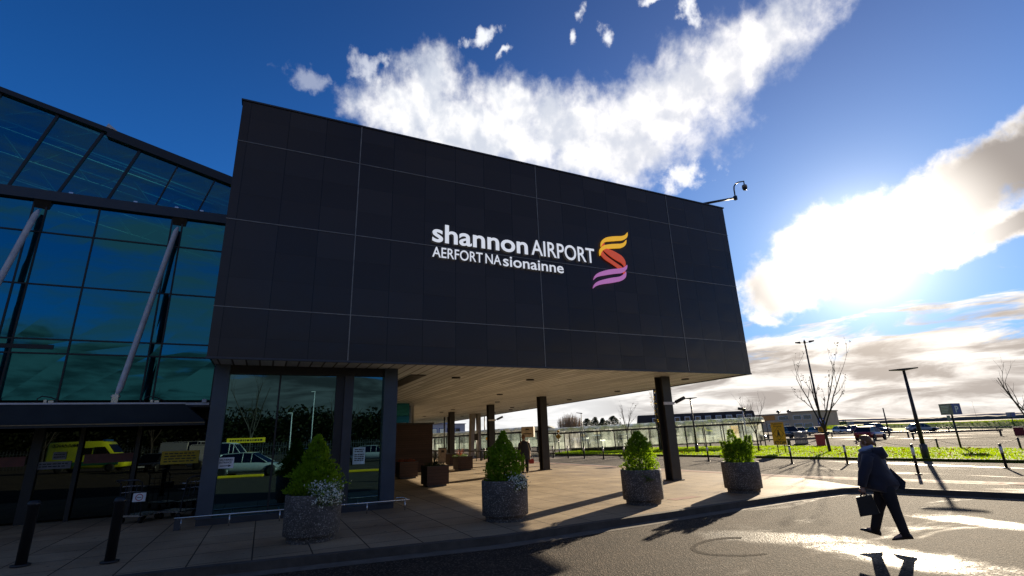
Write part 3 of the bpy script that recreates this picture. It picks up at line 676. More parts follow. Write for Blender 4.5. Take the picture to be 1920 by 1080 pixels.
# lower glazing: columns of panes between mullions
ms = [-24, -20.6, -17.4, -14.0, -13.2, -11.4, -9.75, -9.45, -8.1, -6.80, -6.50, -5.26, -3.37, -3.08, -1.6, 1.2]
rows = [3.10, 4.40, 4.80, 6.37, 7.95, BZ0]
for i in range(len(ms)-1):
    for j in range(len(rows)-1):
        mb = MB(); t = random.Random(i*7+j).uniform(-.011, .011)
        mb.add([(ms[i]+.02, AY+t, rows[j]+.02), (ms[i+1]-.02, AY-t, rows[j]+.02), (ms[i+1]-.02, AY-t*.5, rows[j+1]-.02), (ms[i]+.02, AY+t*.5, rows[j+1]-.02)], [(0, 1, 2, 3)])
        part(mb, 'glass_pane', M_g1, at)
for x in ms: part(MB().box(x-.022, x+.022, AY-.025, AY+.06, 3.0, BZ0), 'mullion', M_black, at)
for z in rows[1:-1]: part(MB().box(-24, 1.2, AY-.022, AY+.055, z-.022, z+.022), 'transom', M_black, at)
part(MB().box(-7.4, -5.6, AY-.03, AY+.05, 4.52, 4.64), 'transom', M_black, at)
mb = MB(); mb.box(-24, 1.2, AY-.14, AY+.2, BZ0, BZ1); part(mb, 'beam', M_steel, at)
for x in [-7.9, -6.0, -4.4, -3.3, -2.6, -1.75]: part(MB().box(x-.05, x+.05, AY-.10, AY, BZ1, BZ1+.06), 'clip', M_rail, at)
# upper raked panes
um = [(-16.0, 9.24, -14.6, 14.0), (-14.2, 9.24, -12.9, 13.6), (-12.4, 9.24, -11.2, 13.15), (-10.7, 9.24, -9.6, 12.75), (-9.05, 9.24, -8.15, 12.35)]
for a in [(20, 343, 112, 212), (112, 358, 198, 243), (205, 370, 262, 283), (292, 385, 333, 312), (372, 395, 402, 340)]:
    p = apt(a[0], a[1]); q = apt(a[2], a[3]); um.append((p.x, p.z, q.x, q.z))
def topz(x):
    for (a, b), (c_, d) in zip(TOP, TOP[1:]):
        if a <= x <= c_: return b+(d-b)*(x-a)/(c_-a)
    return TOP[-1][1]
ext = []
for (a, b, c_, d) in um:
    x0 = a + (BZ1-b)*(c_-a)/(d-b)
    t = 0; x, z = x0, BZ1
    for _ in range(400):
        if z >= topz(x)-.05: break
        x += (c_-a)/(d-b)*.01; z += .01
    ext.append((x0, x, z))
for i in range(len(ext)):
    p = ext[i]; q = ext[i+1] if i+1 < len(ext) else (-.5, -.2, 10.2)
    mb = MB(); mb.add([(p[0]+.03, AY, BZ1), (q[0]-.03, AY, BZ1), (q[1]-.03, AY+.02, q[2]), (p[1]+.03, AY+.02, p[2])], [(0, 1, 2, 3)]); part(mb, 'glass_pane', M_g4, at)
for i, p in enumerate(ext):
    mb = MB(); w = .04 if i in (5, 6, 7) else .02
    mb.loft([[(x-w, AY-.02, z), (x+w, AY-.02, z), (x+w, AY+.04, z), (x-w, AY+.04, z)] for x, z in ((p[0], BZ1), (p[1], p[2]))], smooth=False); part(mb, 'raked_mullion', M_black, at)
mb = MB()
for (a, b), (c_, d) in zip(TOP, TOP[1:]):
    th_ = .16 if a < -6 else .30
    mb.prism([(a, b-th_), (c_, d-th_), (c_, d), (a, b)], AY-.12, AY+.15)
part(mb, 'roof_edge', M_black, at)
mb = MB(); mb.prism([(-5.55, 11.72), (-5.25, 11.66), (-5.5, 11.86)], AY-.1, AY+.05); part(mb, 'bracket', M_tube, at)
# roof plane behind + interior trusses, floor, back wall
mb = MB(); mb.add([(TOP[0][0], AY+.15, TOP[0][1]-.05), (TOP[-1][0], AY+.15, TOP[-1][1]-.05), (TOP[-1][0], AY+16, TOP[-1][1]+1.2), (TOP[0][0], AY+16, TOP[0][1]+1.2)], [(0, 1, 2, 3)])
part(mb, 'roof', glass('roof_glass', (.2, .4, .5), (.35, .60, .66), .1), at)
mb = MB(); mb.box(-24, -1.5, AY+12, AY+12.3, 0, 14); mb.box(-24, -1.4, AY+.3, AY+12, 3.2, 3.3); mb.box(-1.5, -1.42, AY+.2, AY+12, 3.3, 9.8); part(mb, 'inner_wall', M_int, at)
random.seed(8)
for k in range(3):
    y = AY+1.6+k*3.0; mb = MB(); x0 = -13.0
    f = lambda x: topz(max(-23, x)) - .75 + .07*(y-AY)
    mb.tube([(x0-3, y, f(x0-3)), (-2.3, y, f(-2.3))], .09, 6); mb.tube([(x0-3, y, f(x0-3)-1.0), (-2.3, y, f(-2.3)-.7)], .09, 6)
    x = x0-3; u = True
    while x < -3:
        mb.tube([(x, y, f(x)-(0 if u else 1.0)), (x+.9, y, f(x+.9)-(.9 if u else 0))], .05, 5); x += .9; u = not u
    part(mb, 'roof_truss', M_tube, at)
for s in (-3.16, -6.6, -9.9, -13.3):
    y1 = 21.6
    mb = MB(); mb.loft([[(s-w, y-.2*w/.1, z), (s+w, y-.2*w/.1, z), (s+w, y+.2, z), (s-w, y+.2, z)] for z, y, w in ((3.3, y1, .08), (8.0, AY+.5, .11), (8.93, AY+.3, .2))], smooth=False)
    mb.box(s-.17, s+.17, AY+.07, AY+.3, 8.3, BZ0); part(mb, 'raking_column', M_black, at)
    fs_ = s-.47
    mb = MB(); mb.tube([(fs_, 16.45, 3.10), (fs_+.03, 16.58, 3.32), (s-.03, AY-.22, 8.38), (s, AY-.18, 8.56)], [.035, .076, .076, .035], 12); o = part(mb, 'strut', M_tube, at)
    mb = MB(); mb.box(fs_-.07, fs_+.07, 16.40, 16.50, 2.93, 3.14); mb.tube([(fs_-.1, 16.45, 3.1), (fs_+.1, 16.45, 3.1)], .03, 8); mb.build('strut_foot', M_rail, o)
# ground-floor entrance wall
EY = 17.8
mb = MB(); mb.box(-24, -1.4, EY, EY+.3, 2.55, 3.05); part(mb, 'lintel', M_black, at)
dx = [-24, -19, -14, -11, -8.2, -5.42, -4.5, -3.22, -1.4]
for i in range(len(dx)-1):
    mb = MB(); mb.box(dx[i]+.08, dx[i+1]-.08 if i != 5 else dx[i+1]-.03, EY+.10, EY+.115, .06, 2.548); part(mb, 'entrance_pane', M_g5, at)
for i, x in enumerate(dx): w = (.15 if i in (2, 4) else .11 if i == 5 else .05); part(MB().box(x-w, x+w, EY+.02, EY+.2, 0, 2.548), 'door_frame', M_black, at)
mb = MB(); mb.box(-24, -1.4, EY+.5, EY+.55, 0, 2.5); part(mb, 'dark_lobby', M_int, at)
for a, b in ((-4.38, -3.29), (-7.9, -5.6)): part(MB().box(a, b, EY+.085, EY+.096, 1.42, 1.66), 'glass_band', mat('red_band', (.16, .045, .03), .5), at)
# notices
def notice(nm, lab, x, z, w, h, m, rows_, y=EY+.08):
    t = thing(nm, lab, 'notice', (x, y, z)); MB().box(0, w, -.006, 0, 0, h).build('sheet', m, t)
    mb = MB(); rg = random.Random(int(abs(x)*100))
    for i in range(rows_):
        zz = h*(1-(i+1)/(rows_+1)); q = w*.08
        while q < w*.85:
            l = rg.uniform(.05, .16)*w; l = min(l, w*.92-q); mb.box(q, q+l, -.009, -.0065, zz-.012, zz+.016); q += l+w*.03
    mb.build('print', M_txt, t)
notice('wall_notice', 'wide yellow notice with lines of small print on the entrance glass', -2.62, 1.30, .93, .36, M_yel2, 4)
notice('wall_notice', 'grey notice above a wide grey notice on the dark entrance door', -5.05, 1.55, .28, .20, mat('paper_grey', (.22, .22, .23), .7), 2)
notice('wall_notice', 'wide grey notice at handle height on the dark entrance door', -5.6+.25, 1.32, .72, .19, MATS['paper_grey'], 2)
# canopy
cn = thing('entrance_canopy', 'low dark canopy with bright gutter in front of the glass hall', 'canopy', (-12, 16, 2.4))
mb = MB(); mb.box(-24, -2.1, 16.05, AY-.15, 2.80, 2.86); mb.box(-2.1, -1.42, 16.3, AY-.15, 2.80, 2.86); part(mb, 'deck', M_steel, cn)
mb = MB(); mb.box(-24, -1.99, 15.98, 16.05, 2.865, 2.905); mb.box(-1.99, -1.45, 15.99, 16.06, 2.84, 2.90); part(mb, 'gutter', M_tube, cn)
mb = MB(); mb.add([(-24, 16.0, 2.86), (-2.0, 16.0, 2.86), (-1.5, 16.25, 2.42), (-24, 16.25, 2.42)], [(0, 1, 2, 3)]); part(mb, 'fascia', M_pillar, cn)
mb = MB(); mb.box(-24, -1.5, 16.2, 16.3, 2.32, 2.42); part(mb, 'edge_rail', M_black, cn)
mb = MB(); mb.box(-24, -1.5, 16.185, 16.197, 2.38, 2.395); part(mb, 'light_strip', mat('brass', (.35, .26, .14), .4, .5), cn)
mb = MB(); mb.box(-1.62, -1.52, 15.95, 16.05, 2.905, 2.99); part(mb, 'junction_box', M_tube, cn)
for x in (-4.86, -2.72):
    f = thing('floodlight', 'small floodlight with a black hoop guard on the canopy edge, ' + ('left of the white strut' if x < -4 else 'right of the white strut'), 'lamp', (x, 16.02, 2.905), group='floodlights on the canopy edge')
    MB().tube([(-.2, 0, 0), (-.2, 0, .10), (-.12, 0, .16), (.05, 0, .13), (.35, 0, 0)], .014, 6).build('guard', M_black, f)
    MB().box(-.06, .0, -.05, .03, 0.0, .07).build('lamp_head', M_rail, f); MB().box(.03, .13, -.05, .03, 0.0, .05).build('bracket', M_rail, f)
# dark bollards at the kerb on the left
for px, py, lab in ((205, 1055, 'black bollard standing near the kerb, right one of the two in the dark corner'), (38, 1062, 'black bollard standing near the kerb, left one of the two in the dark corner')):
    p = G(px, py); b = thing('bollard', lab, 'bollard', p, group='black bollards in the dark corner')
    MB().lathe([(.075, 0), (.075, .9), (.09, .905), (.09, .95), (.06, .985)], 18).build('post', M_black, b); MB().lathe([(.13, 0.003), (.13, .03)], 18).build('foot', M_black, b)
# luggage trolleys
def trolley(name, lab, p, rz, sign=False):
    t = thing(name, lab, 'trolley', p, rz, group='luggage trolleys by the entrance')
    MB().box(-.30, .30, -.45, .35, .16, .19).build('platform', M_rail, t)
    mb = MB()
    for x in (-.28, .28): mb.tube([(x, -.45, .18), (x, .38, .18), (x, .48, .95), (x, .62, 1.02)], .016, 8)
    mb.tube([(-.28, .62, 1.02), (.28, .62, 1.02)], .02, 8); mb.tube([(-.28, .42, .55), (.28, .42, .55)], .012, 6)
    for x in (-.14, 0, .14): mb.tube([(x, .40, .2), (x, .47, .92)], .007, 6)
    mb.build('frame', M_steel, t)
    for x in (-.24, .24):
        for y in (-.38, .3): MB().tube([(x-.02, y, .075), (x+.02, y, .075)], .07, 12).build('wheel', M_rub, t)
    mb = MB()
    for z in (.72, .86): mb.tube([(-.26, .44, z), (-.26, .20, z), (.26, .20, z), (.26, .44, z)], .008, 6)
    mb.build('basket', M_rail, t)
    return t
tr = trolley('luggage_trolley', 'steel luggage trolley carrying a white no smoking plate', (-2.62, 16.35, 0), R(150), True)
trolley('luggage_trolley', 'steel luggage trolley pushed against the dark pillar', (-1.88, 16.55, 0), R(230))
ns = thing('no_smoking_plate', 'white plate with a barred cigarette ring hung on the front trolley', 'plate', (-2.75, 15.72, .52))
MB().bevbox(0, .26, -.012, 0, 0, .2, .005).build('plate', M_white, ns)
mb = MB(); ring = [(math.cos(t*math.pi/16), math.sin(t*math.pi/16)) for t in range(32)]
mb.loft([[(.13+x*r_, -.0135, .1+z*r_) for x, z in ring] for r_ in (.062, .078)], cap=False); mb.build('ring', mat('ring_red', (.5, .03, .03), .5), ns)
mb = MB(); mb.box(.085, .175, -.0145, -.0125, .093, .107); mb.build('cigarette', M_txt, ns)
# ------------------------------------------------------------------ planters and plants
def round_planter(p, lab):
    t = thing('round_planter', lab, 'planter', p, group='round concrete planters along the kerb')
    MB().lathe([(.43, 0.0), (.44, .10), (.50, .115), (.505, .12), (.512, .80), (.505, .82), (.45, .82), (.44, .80), (.44, .70)], 56, closed=True).build('tub', M_agg, t)
    mb = MB(); mb.lathe([(.44, .715), (.2, .74), (.01, .76)], 24); mb.build('soil', M_soil, t); return t
def conifer(name, lab, p, prof, seed, grp, dens=2600, leaf=.05, m=None, cat='shrub', lobes=None):
    """prof: list of (z, radius). sprays of small scale leaves through the crown volume"""
    rg = random.Random(seed); t = thing(name, lab, cat, p, group=grp)
    z0, z1 = prof[0][0], prof[-1][0]
    def rad(z):
        for (a, b), (c_, d) in zip(prof, prof[1:]):
            if a <= z <= c_: return b+(d-b)*(z-a)/(c_-a)
        return 0.01
    mb = MB(); mb.tube([(0, 0, z0-.12), (0, 0, z0+(z1-z0)*.5), (0, 0, z1-.05)], [.03, .02, .006], 6); mb.build('trunk', M_bark, t)
    mb = MB(); n = 0
    while n < dens:
        z = rg.uniform(z0, z1); r_ = rad(z)
        if rg.random() > (r_/max(x[1] for x in prof))+.12: continue
        a = rg.uniform(0, 6.2832)
        lob = 1+.42*noise.noise(Vector((math.cos(a)*1.7+seed, math.sin(a)*1.7, z*5.0))) + +.34*noise.noise(Vector((math.cos(a)*5+seed, math.sin(a)*5, z*13)))
        q = rg.random()**.35
        if q > .6 and noise.noise(Vector((math.cos(a)*4, math.sin(a)*4+seed, z*9))) < -.28: q *= .72
        R_ = r_*lob*q; c_ = Vector((R_*math.cos(a), R_*math.sin(a), z))
        out = Vector((math.cos(a), math.sin(a), .75+.9*(z-z0)/(z1-z0))).normalized()
        side = out.cross(Vector((0, 0, 1))).normalized(); upd = side.cross(out)
        for k in range(4):
            d = (out + side*rg.uniform(-.75, .75) + upd*rg.uniform(-.65, .65)).normalized(); l = leaf*rg.uniform(.7, 1.5); w = leaf*.17
            s_ = d.cross(Vector((rg.uniform(-1, 1), rg.uniform(-1, 1), rg.uniform(-1, 1)))).normalized()*w
            mb.add([c_-s_*.5, c_+s_*.5, c_+d*l*.6+s_, c_+d*l, c_+d*l*.6-s_], [(0, 1, 2, 3, 4)])
        n += 1
    mb.build('foliage', m or M_fig, t, fixn=False); return t
def trailing(name, lab, p, pts, seed, mflower=None, n=500, r_=.1, cat='flowers', grp=None):
    rg = random.Random(seed); t = thing(name, lab, cat, p, group=grp); ml = MB(); mf = MB()
    for i in range(n):
        u = rg.random()*(len(pts)-1); k = int(u); f = u-k; c_ = Vector(pts[k]).lerp(Vector(pts[k+1]), f)
        c_ = c_ + Vector([rg.gauss(0, 1) for _ in range(3)])*r_*.45
        s_ = rg.uniform(.012, .026); a = Vector([rg.uniform(-1, 1) for _ in range(3)]).normalized(); b = a.orthogonal().normalized()
        ml.add([c_-a*s_, c_+b*s_*.6, c_+a*s_, c_-b*s_*.6], [(0, 1, 2, 3)])
        if mflower and rg.random() < .75:
            c2 = c_ + Vector([rg.gauss(0, 1) for _ in range(3)])*.02 + Vector((0, 0, .02)); a = Vector([rg.uniform(-1, 1) for _ in range(3)]).normalized(); b = a.orthogonal().normalized(); s_ = rg.uniform(.013, .023)
            mf.add([c2+a*s_*math.cos(w)+b*s_*math.sin(w) for w in (0, 1.25, 2.5, 3.77, 5.0)], [(0, 1, 2, 3, 4)])
    ml.build('leaves', M_ivy, t, fixn=False)
    if mflower: mf.build('blossoms', mflower, t, fixn=False)
    return t
tocam = lambda p: Vector((-p[0], -p[1], 0)).normalized()
def pl(px, py):
    p = G(px, py); return p - tocam(p)*.47
P1, P2, P3, P4 = pl(582, 1021), pl(948, 981), pl(1208, 949), pl(1396, 926)
round_planter(P1, 'round pebble concrete planter nearest the camera, in shade before the lobby glass')
round_planter(P2, 'round pebble concrete planter second from the left, holding white flowers and a dense conifer')
round_planter(P3, 'round pebble concrete planter just left of the front steel column')
round_planter(P4, 'round pebble concrete planter farthest right, at the sunlit paving corner')
GC = 'clipped conifers in the round planters'
def up(p, z=.72): return Vector((p.x, p.y, z))
conifer('conifer', 'pointed yellow green conifer in the nearest round planter, above the largest spray of white flowers', up(P1), [(0, .36), (.12, .50), (.35, .46), (.6, .33), (.85, .20), (1.02, .10), (1.15, .015)], 1, GC, 3600)
conifer('conifer', 'dense dark green conifer in the second planter, hiding part of a walking person', up(P2), [(0, .26), (.1, .38), (.35, .42), (.6, .38), (.8, .22), (.92, .12), (1.12, .02)], 2, GC, 3300)
conifer('conifer', 'slim green conifer above trailing ivy in the planter left of the front steel column', up(P3), [(0, .30), (.15, .42), (.4, .38), (.65, .29), (.85, .18), (1.0, .05)], 3, GC, 2800)
o = conifer('conifer', 'low ragged conifer with two uneven tops in the rightmost planter', up(P4), [(0, .26), (.12, .38), (.3, .40), (.5, .33), (.60, .2)], 4, GC, 2000)
# extra tops of the ragged one
rr = Vector(tuple(rgt)).normalized()
mbx = MB()
for off, h0, h1, w in ((-.12, .40, .98, .19), (.33, .30, .80, .17), (-.36, .2, .66, .14), (.05, .4, .72, .2)):
    rg = random.Random(int(h1*100))
    for i in range(420):
        z = rg.uniform(h0, h1); f = (h1-z)/(h1-h0); a = rg.uniform(0, 6.28); q = w*(.25+.75*f)*rg.random()**.4
        c_ = Vector((rr.x*off*(.6+.6*(1-f))+q*math.cos(a), rr.y*off+q*math.sin(a), z))
        for k in range(4):
            d = Vector((math.cos(a)+rg.uniform(-1, 1), math.sin(a)+rg.uniform(-1, 1), rg.uniform(-.4, 1.0))).normalized(); l = .055*rg.uniform(.6, 1.4)
            s_ = d.orthogonal().normalized()*.009; mbx.add([c_-s_, c_+s_, c_+d*l*.6+s_, c_+d*l, c_+d*l*.6-s_], [(0, 1, 2, 3, 4)])
mbx.build('foliage', M_fig, o, fixn=False)
def rim(p, a0, a1, out=.0, dz=0.0, n=6):     # arc on planter rim, angles measured from direction to camera (deg, + = right)
    b = math.atan2(-p.y, -p.x); return [((.47+out)*math.cos(b+R(a0+(a1-a0)*i/n)), (.47+out)*math.sin(b+R(a0+(a1-a0)*i/n)), .10+dz) for i in range(n+1)]
trailing('white_flowers', 'large spray of small white flowers spilling over the nearest round planter', up(P1), rim(P1, -8, 75, -.03, .08) + rim(P1, 60, 5, .05, -.08), 5, M_pet, 1100, .13, grp='trailing white flowers')
trailing('white_flowers', 'smaller spray of white flowers on the rim of the second planter', up(P2), rim(P2, 15, 62, .0, .02) + rim(P2, 55, 25, .05, -.10), 6, M_pet, 480, .10, grp='trailing white flowers')
trailing('trailing_ivy', 'yellow green ivy hanging down the planter left of the front steel column', up(P3), rim(P3, -60, 10, -.05, .02) + rim(P3, 0, 20, .04, -.12, 2) + rim(P3, 12, 28, .05, -.22, 2), 7, None, 420, .09, cat='ivy')
trailing('ground_leaves', 'few low leaves at the rim of the rightmost planter', up(P4), rim(P4, -70, -30, -.10, .0), 9, None, 90, .07, cat='leaves')
def square_planter(px, py, lab, size=.86, h=.72, rz=0.0):
    p = G(px, py); p = p - tocam(p)*size*.5; t = thing('square_planter', lab, 'planter', p, rz, group='brown slatted square planters'); s = size/2
    MB().box(-s+.07, s-.07, -s+.07, s-.07, 0, .07).build('base', M_steel, t)
    mb = MB(); mb.box(-s, s, -s, -s+.05, .072, h); mb.box(-s, s, s-.05, s, .072, h); mb.box(-s, -s+.05, -s+.05, s-.05, .072, h); mb.box(s-.05, s, -s+.05, s-.05, .072, h); mb.box(-s+.05, s-.05, -s+.05, s-.05, .072, h-.08); mb.build('box', M_brown, t)
    mb = MB()
    for a in ((-s-.01, s+.01, -s-.01, -s+.06), (-s-.01, s+.01, s-.06, s+.01), (-s-.01, -s+.06, -s+.06, s-.06), (s-.06, s+.01, -s+.06, s-.06)): mb.box(*a, h+.002, h+.03)
    mb.build('rim', M_colst, t); return p, t
def spiky(name, lab, p, n, h, m, seed, z=.68, cat='plant', low=None):
    rg = random.Random(seed); t = thing(name, lab, cat, (p.x, p.y, z)); mb = MB()
    for i in range(n):
        a = rg.uniform(0, 6.28); tl = rg.uniform(.15, 1.1); l = h*rg.uniform(.7, 1.15); w = .018
        pts = []
        for k in range(5):
            f = k/4; pts.append(Vector((math.cos(a)*l*f*math.sin(tl*(.6+.6*f)), math.sin(a)*l*f*math.sin(tl*(.6+.6*f)), l*f*math.cos(tl*(.6+.6*f)))))
        sd_ = Vector((-math.sin(a), math.cos(a), 0)); vs = []
        for k, q in enumerate(pts): ww = w*(1-.85*k/4); vs += [q-sd_*ww, q+sd_*ww]
        mb.add(vs, [(2*k, 2*k+1, 2*k+3, 2*k+2) for k in range(4)])
    mb.build('blades', m, t, fixn=False)
    if low:
        mb = MB()
        for i in range(500):
            c_ = Vector((rg.uniform(-.36, .36), rg.uniform(-.36, .36), rg.uniform(-.02, .16)*rg.random()+.03)); a = Vector([rg.uniform(-1, 1) for _ in range(3)]).normalized()*.035; b = a.orthogonal().normalized()*.022
            mb.add([c_-a, c_+b, c_+a, c_-b], [(0, 1, 2, 3)])
        mb.build('underplanting', low, t, fixn=False)
    return t
p, _ = square_planter(815, 913, 'brown slatted square planter with a dark spiky plant, closest of the square ones')
spiky('spiky_plant', 'dark sword leaved plant in the closest square planter', p, 34, .55, M_cord, 3, low=M_fig2)
p, _ = square_planter(762, 898, 'brown slatted square planter in shade before the brown timber wall')
spiky('low_plant', 'low reddish plant in the shaded square planter by the timber wall', p, 14, .18, M_redl, 4, low=M_redl)
p, _ = square_planter(868, 882.5, 'brown slatted square planter with red spiky plant and yellow green underplanting')
spiky('spiky_plant', 'red sword leaved plant in the middle square planter under the canopy', p - Vector((.18, 0, 0)), 30, .62, M_redl, 5, low=M_ivy)
p, _ = square_planter(851, 873, 'brown slatted square planter half hidden behind the red leaved one')
p = G(829, 867.5); t = thing('litter_bin', 'tall tan litter bin with black opening under the canopy', 'bin', p, R(-8))
MB().bevbox(-.27, .27, -.27, .27, .0, 1.02, .02).build('body', mat('tan_paint', (.33, .27, .21), .5), t); MB().bevbox(-.13, .13, -.285, -.25, .72, .90, .02).build('opening', M_txt, t); MB().bevbox(-.29, .29, -.29, .29, 1.022, 1.07, .015).build('lid', M_steel, t)

# ------------------------------------------------------------------ people
def skin_mesh(name, verts, edges, radii, m, parent, root=0, sub=2):
    me = bpy.data.meshes.new(name); me.from_pydata(verts, edges, []); ob = bpy.data.objects.new(name, me); COL.objects.link(ob)
    md = ob.modifiers.new('skin', 'SKIN'); md.use_smooth_shade = True
    for i, r_ in enumerate(radii):
        sv = me.skin_vertices[0].data[i]; sv.radius = (r_, r_) if not isinstance(r_, tuple) else r_; sv.use_root = (i == root)
    sb = ob.modifiers.new('sub', 'SUBSURF'); sb.levels = sub; sb.render_levels = sub
    dg = bpy.context.evaluated_depsgraph_get(); m2 = bpy.data.meshes.new_from_object(ob.evaluated_get(dg))
    COL.objects.unlink(ob); bpy.data.objects.remove(ob)
    m2.materials.clear(); m2.materials.append(m); m2.polygons.foreach_set('use_smooth', [True]*len(m2.polygons))
    o = bpy.data.objects.new(name, m2); COL.objects.link(o); o.parent = parent; return o
M_skin = mat('skin', (.50, .30, .22), .5, var=.1); M_hair = mat('hair', (.20, .10, .04), .55, var=.4, vs=60, bump=.5)
M_trou = mat('trousers', (.012, .012, .016), .8, var=.3); M_coat = mat('coat_navy', (.014, .017, .036), .75, var=.4, vs=9, bump=.4, bs=22)
M_coat.node_tree.nodes['Principled BSDF'].inputs['Sheen Weight'].default_value = .35
M_coat2 = mat('coat_lining', (.05, .012, .016), .8); M_scarf = mat('collar_blue', (.33, .42, .62), .8, var=.15); M_leather = mat('leather', (.014, .013, .014), .4, var=.3, bump=.2)
def hand(par, c, fw, dn, side, s=1.0, name='hand'):
    """curled hand: c wrist, dn direction of fingers, fw forward, side lateral"""
    c, fw, dn, side = Vector(c), Vector(fw).normalized(), Vector(dn).normalized(), Vector(side).normalized(); mb = MB()
    mb.tube([c-dn*.01, c+dn*.03, c+dn*.075, c+dn*.092], [.026, .034, .036, .028], 10)
    for k, (o_, l) in enumerate(((-.028, .068), (-.009, .078), (.010, .073), (.028, .058))):
        b = c+dn*.085+fw*o_
        mb.tube([b, b+dn*l*.42+side*.004, b+dn*l*.68+side*l*.38, b+dn*l*.45+side*l*.62], [.0098, .0092, .0085, .007], 7)
    b = c+dn*.03-fw*.03; mb.tube([b, b-fw*.02+dn*.03+side*.01, b-fw*.008+dn*.058+side*.028], [.012, .0105, .008], 7)
    return mb.build(name, M_skin, par)
# main figure: local x to the right of the picture, local y away from the camera
pb = G(1668, 1009); rzp = yaw_to(pb)
ps = thing('person', 'person in dark navy hooded coat striding left across the wet road, head down', 'person', pb, rzp)
ex = Vector((math.cos(rzp), math.sin(rzp), 0)); ey = Vector((-math.sin(rzp), math.cos(rzp), 0))
def PP(px, py, y=0.0):
    d = ray(px, py); q = pb + ey*y; t = (q-CP).dot(ey)/d.dot(ey); w = CP + d*t - pb; return Vector((w.dot(ex), y, w.z))
J = dict(pel=PP(1661, 905), sp=PP(1650, 885), chest=PP(1638, 864), neck=PP(1628, 846), hd=PP(1620, 836), top=PP(1620, 823),
         hipn=PP(1661, 914, -.09), kneen=PP(1679, 958, -.09), ankn=PP(1697, 1001, -.08), toen=PP(1676, 1011, -.09),
         hipf=PP(1655, 914, .09), kneef=PP(1647, 955, .08), ankf=PP(1641, 992, .08), toef=PP(1624, 993, .08),
         shn=PP(1630, 860, -.18), eln=PP(1619, 888, -.24), wrn=PP(1616, 912, -.23), shf=PP(1636, 860, .18), elf=PP(1660, 880, .25), wrf=PP(1650, 898, .26))
nm = list(J); ix = {k: i for i, k in enumerate(nm)}
E_ = [('pel', 'sp'), ('sp', 'chest'), ('chest', 'neck'), ('neck', 'hd'), ('hd', 'top'), ('pel', 'hipn'), ('hipn', 'kneen'), ('kneen', 'ankn'), ('ankn', 'toen'), ('pel', 'hipf'), ('hipf', 'kneef'), ('kneef', 'ankf'), ('ankf', 'toef'), ('chest', 'shn'), ('shn', 'eln'), ('eln', 'wrn'), ('chest', 'shf'), ('shf', 'elf'), ('elf', 'wrf')]
rd = dict(pel=.14, sp=.13, chest=.14, neck=.055, hd=.078, top=.062, hipn=.105, kneen=.068, ankn=.045, toen=.03, hipf=.105, kneef=.066, ankf=.045, toef=.03, shn=.07, eln=.048, wrn=.03, shf=.07, elf=.048, wrf=.03)
skin_mesh('body', [J[k] for k in nm], [(ix[a], ix[b]) for a, b in E_], [rd[k] for k in nm], M_skin, ps)
# trousers
for s_, (h_, k_, a_) in {'n': ('hipn', 'kneen', 'ankn'), 'f': ('hipf', 'kneef', 'ankf')}.items():
    H_, K_, A_ = J[h_], J[k_], J[a_]; mb = MB()
    mb.tube([H_+Vector((0, 0, .06)), H_.lerp(K_, .3), K_.lerp(H_, .12), K_, K_.lerp(A_, .3), K_.lerp(A_, .75), A_+(A_-K_).normalized()*.035], [.12, .105, .082, .078, .074, .068, .064], 16)
    mb.build('trouser_leg', M_trou, ps)
def shoe(A_, T_, lab):
    mb = MB(); d = (T_-A_); d = d.normalized(); u_ = Vector((0, -1, 0)).cross(d); u_ = u_ if u_.z > 0 else -u_; y = Vector((0, 1, 0)); rings = []
    base = A_ - u_*.045
    for f, w, h in ((-.085, .022, .045), (-.06, .036, .095), (.0, .04, .10), (.06, .042, .075), (.13, .045, .052), (.175, .035, .036), (.195, .015, .02)):
        c_ = base+d*f - u_*.035; rings.append([c_+y*w*math.cos(t)*1.0+u_*(h*.5+h*.5*math.sin(t)) for t in [k*math.pi/6 for k in range(12)]])
    mb.loft(rings); mb.build('shoe', M_leather, ps)
shoe(J['ankn'], J['ankn']+Vector((-.2, 0, -.03)), ''); shoe(J['ankf'], J['ankf']+Vector((-.19, 0, .05)), '')
# coat
def coat(levels, name, m, depth=.2, wob=.02, seed=1):
    mb = MB(); rings = []; L2 = []
    for q0, q1 in zip(levels, levels[1:]):
        for k in range(4): f = k/4; f = f*f*(3-2*f)*.5+f*.5; L2.append(tuple(a_+(b_-a_)*f for a_, b_ in zip(q0, q1)))
    L2.append(levels[-1]); levels = L2
    for i, (py, xa, xb, dp) in enumerate(levels):
        a = PP(xa, py); b = PP(xb, py); c_ = (a+b)/2; w = (b.x-a.x)/2; r_ = []
        for k in range(28):
            t = 2*math.pi*k/28; q = 1+wob*4*noise.noise(Vector((math.cos(t)*2.6+seed, math.sin(t)*2.6, i*.16)))+wob*2.5*noise.noise(Vector((math.cos(t)*7+seed, math.sin(t)*7, i*.10)))
            r_.append(Vector((c_.x+w*math.cos(t)*q, dp*math.sin(t)*q, c_.z+(.0 if i < len(levels)-2 else .03*noise.noise(Vector((t*2, seed, 0)))))))
        rings.append(r_)
    mb.loft(rings); return mb.build(name, m, ps)
coat([(843, 1622, 1642, .08), (846, 1612, 1650, .15), (852, 1608, 1656, .22), (862, 1608, 1660, .25), (876, 1610, 1666, .25), (888, 1612, 1674, .25), (899, 1613, 1684, .24), (908, 1614, 1689, .23), (915, 1619, 1684, .22), (920, 1640, 1676, .2)], 'coat', M_coat)
mb = MB(); mb.tube([J['shn']+Vector((.0, .02, .03)), J['shn'].lerp(J['eln'], .5), J['eln'], J['eln'].lerp(J['wrn'], .6), J['wrn']+Vector((0, 0, .0))], [.10, .088, .078, .066, .060], 14); mb.build('sleeve', M_coat, ps)
mb = MB(); q1, q2, q3 = PP(1634, 845, -.02), PP(1648, 849, 0), PP(1655, 858, 0)
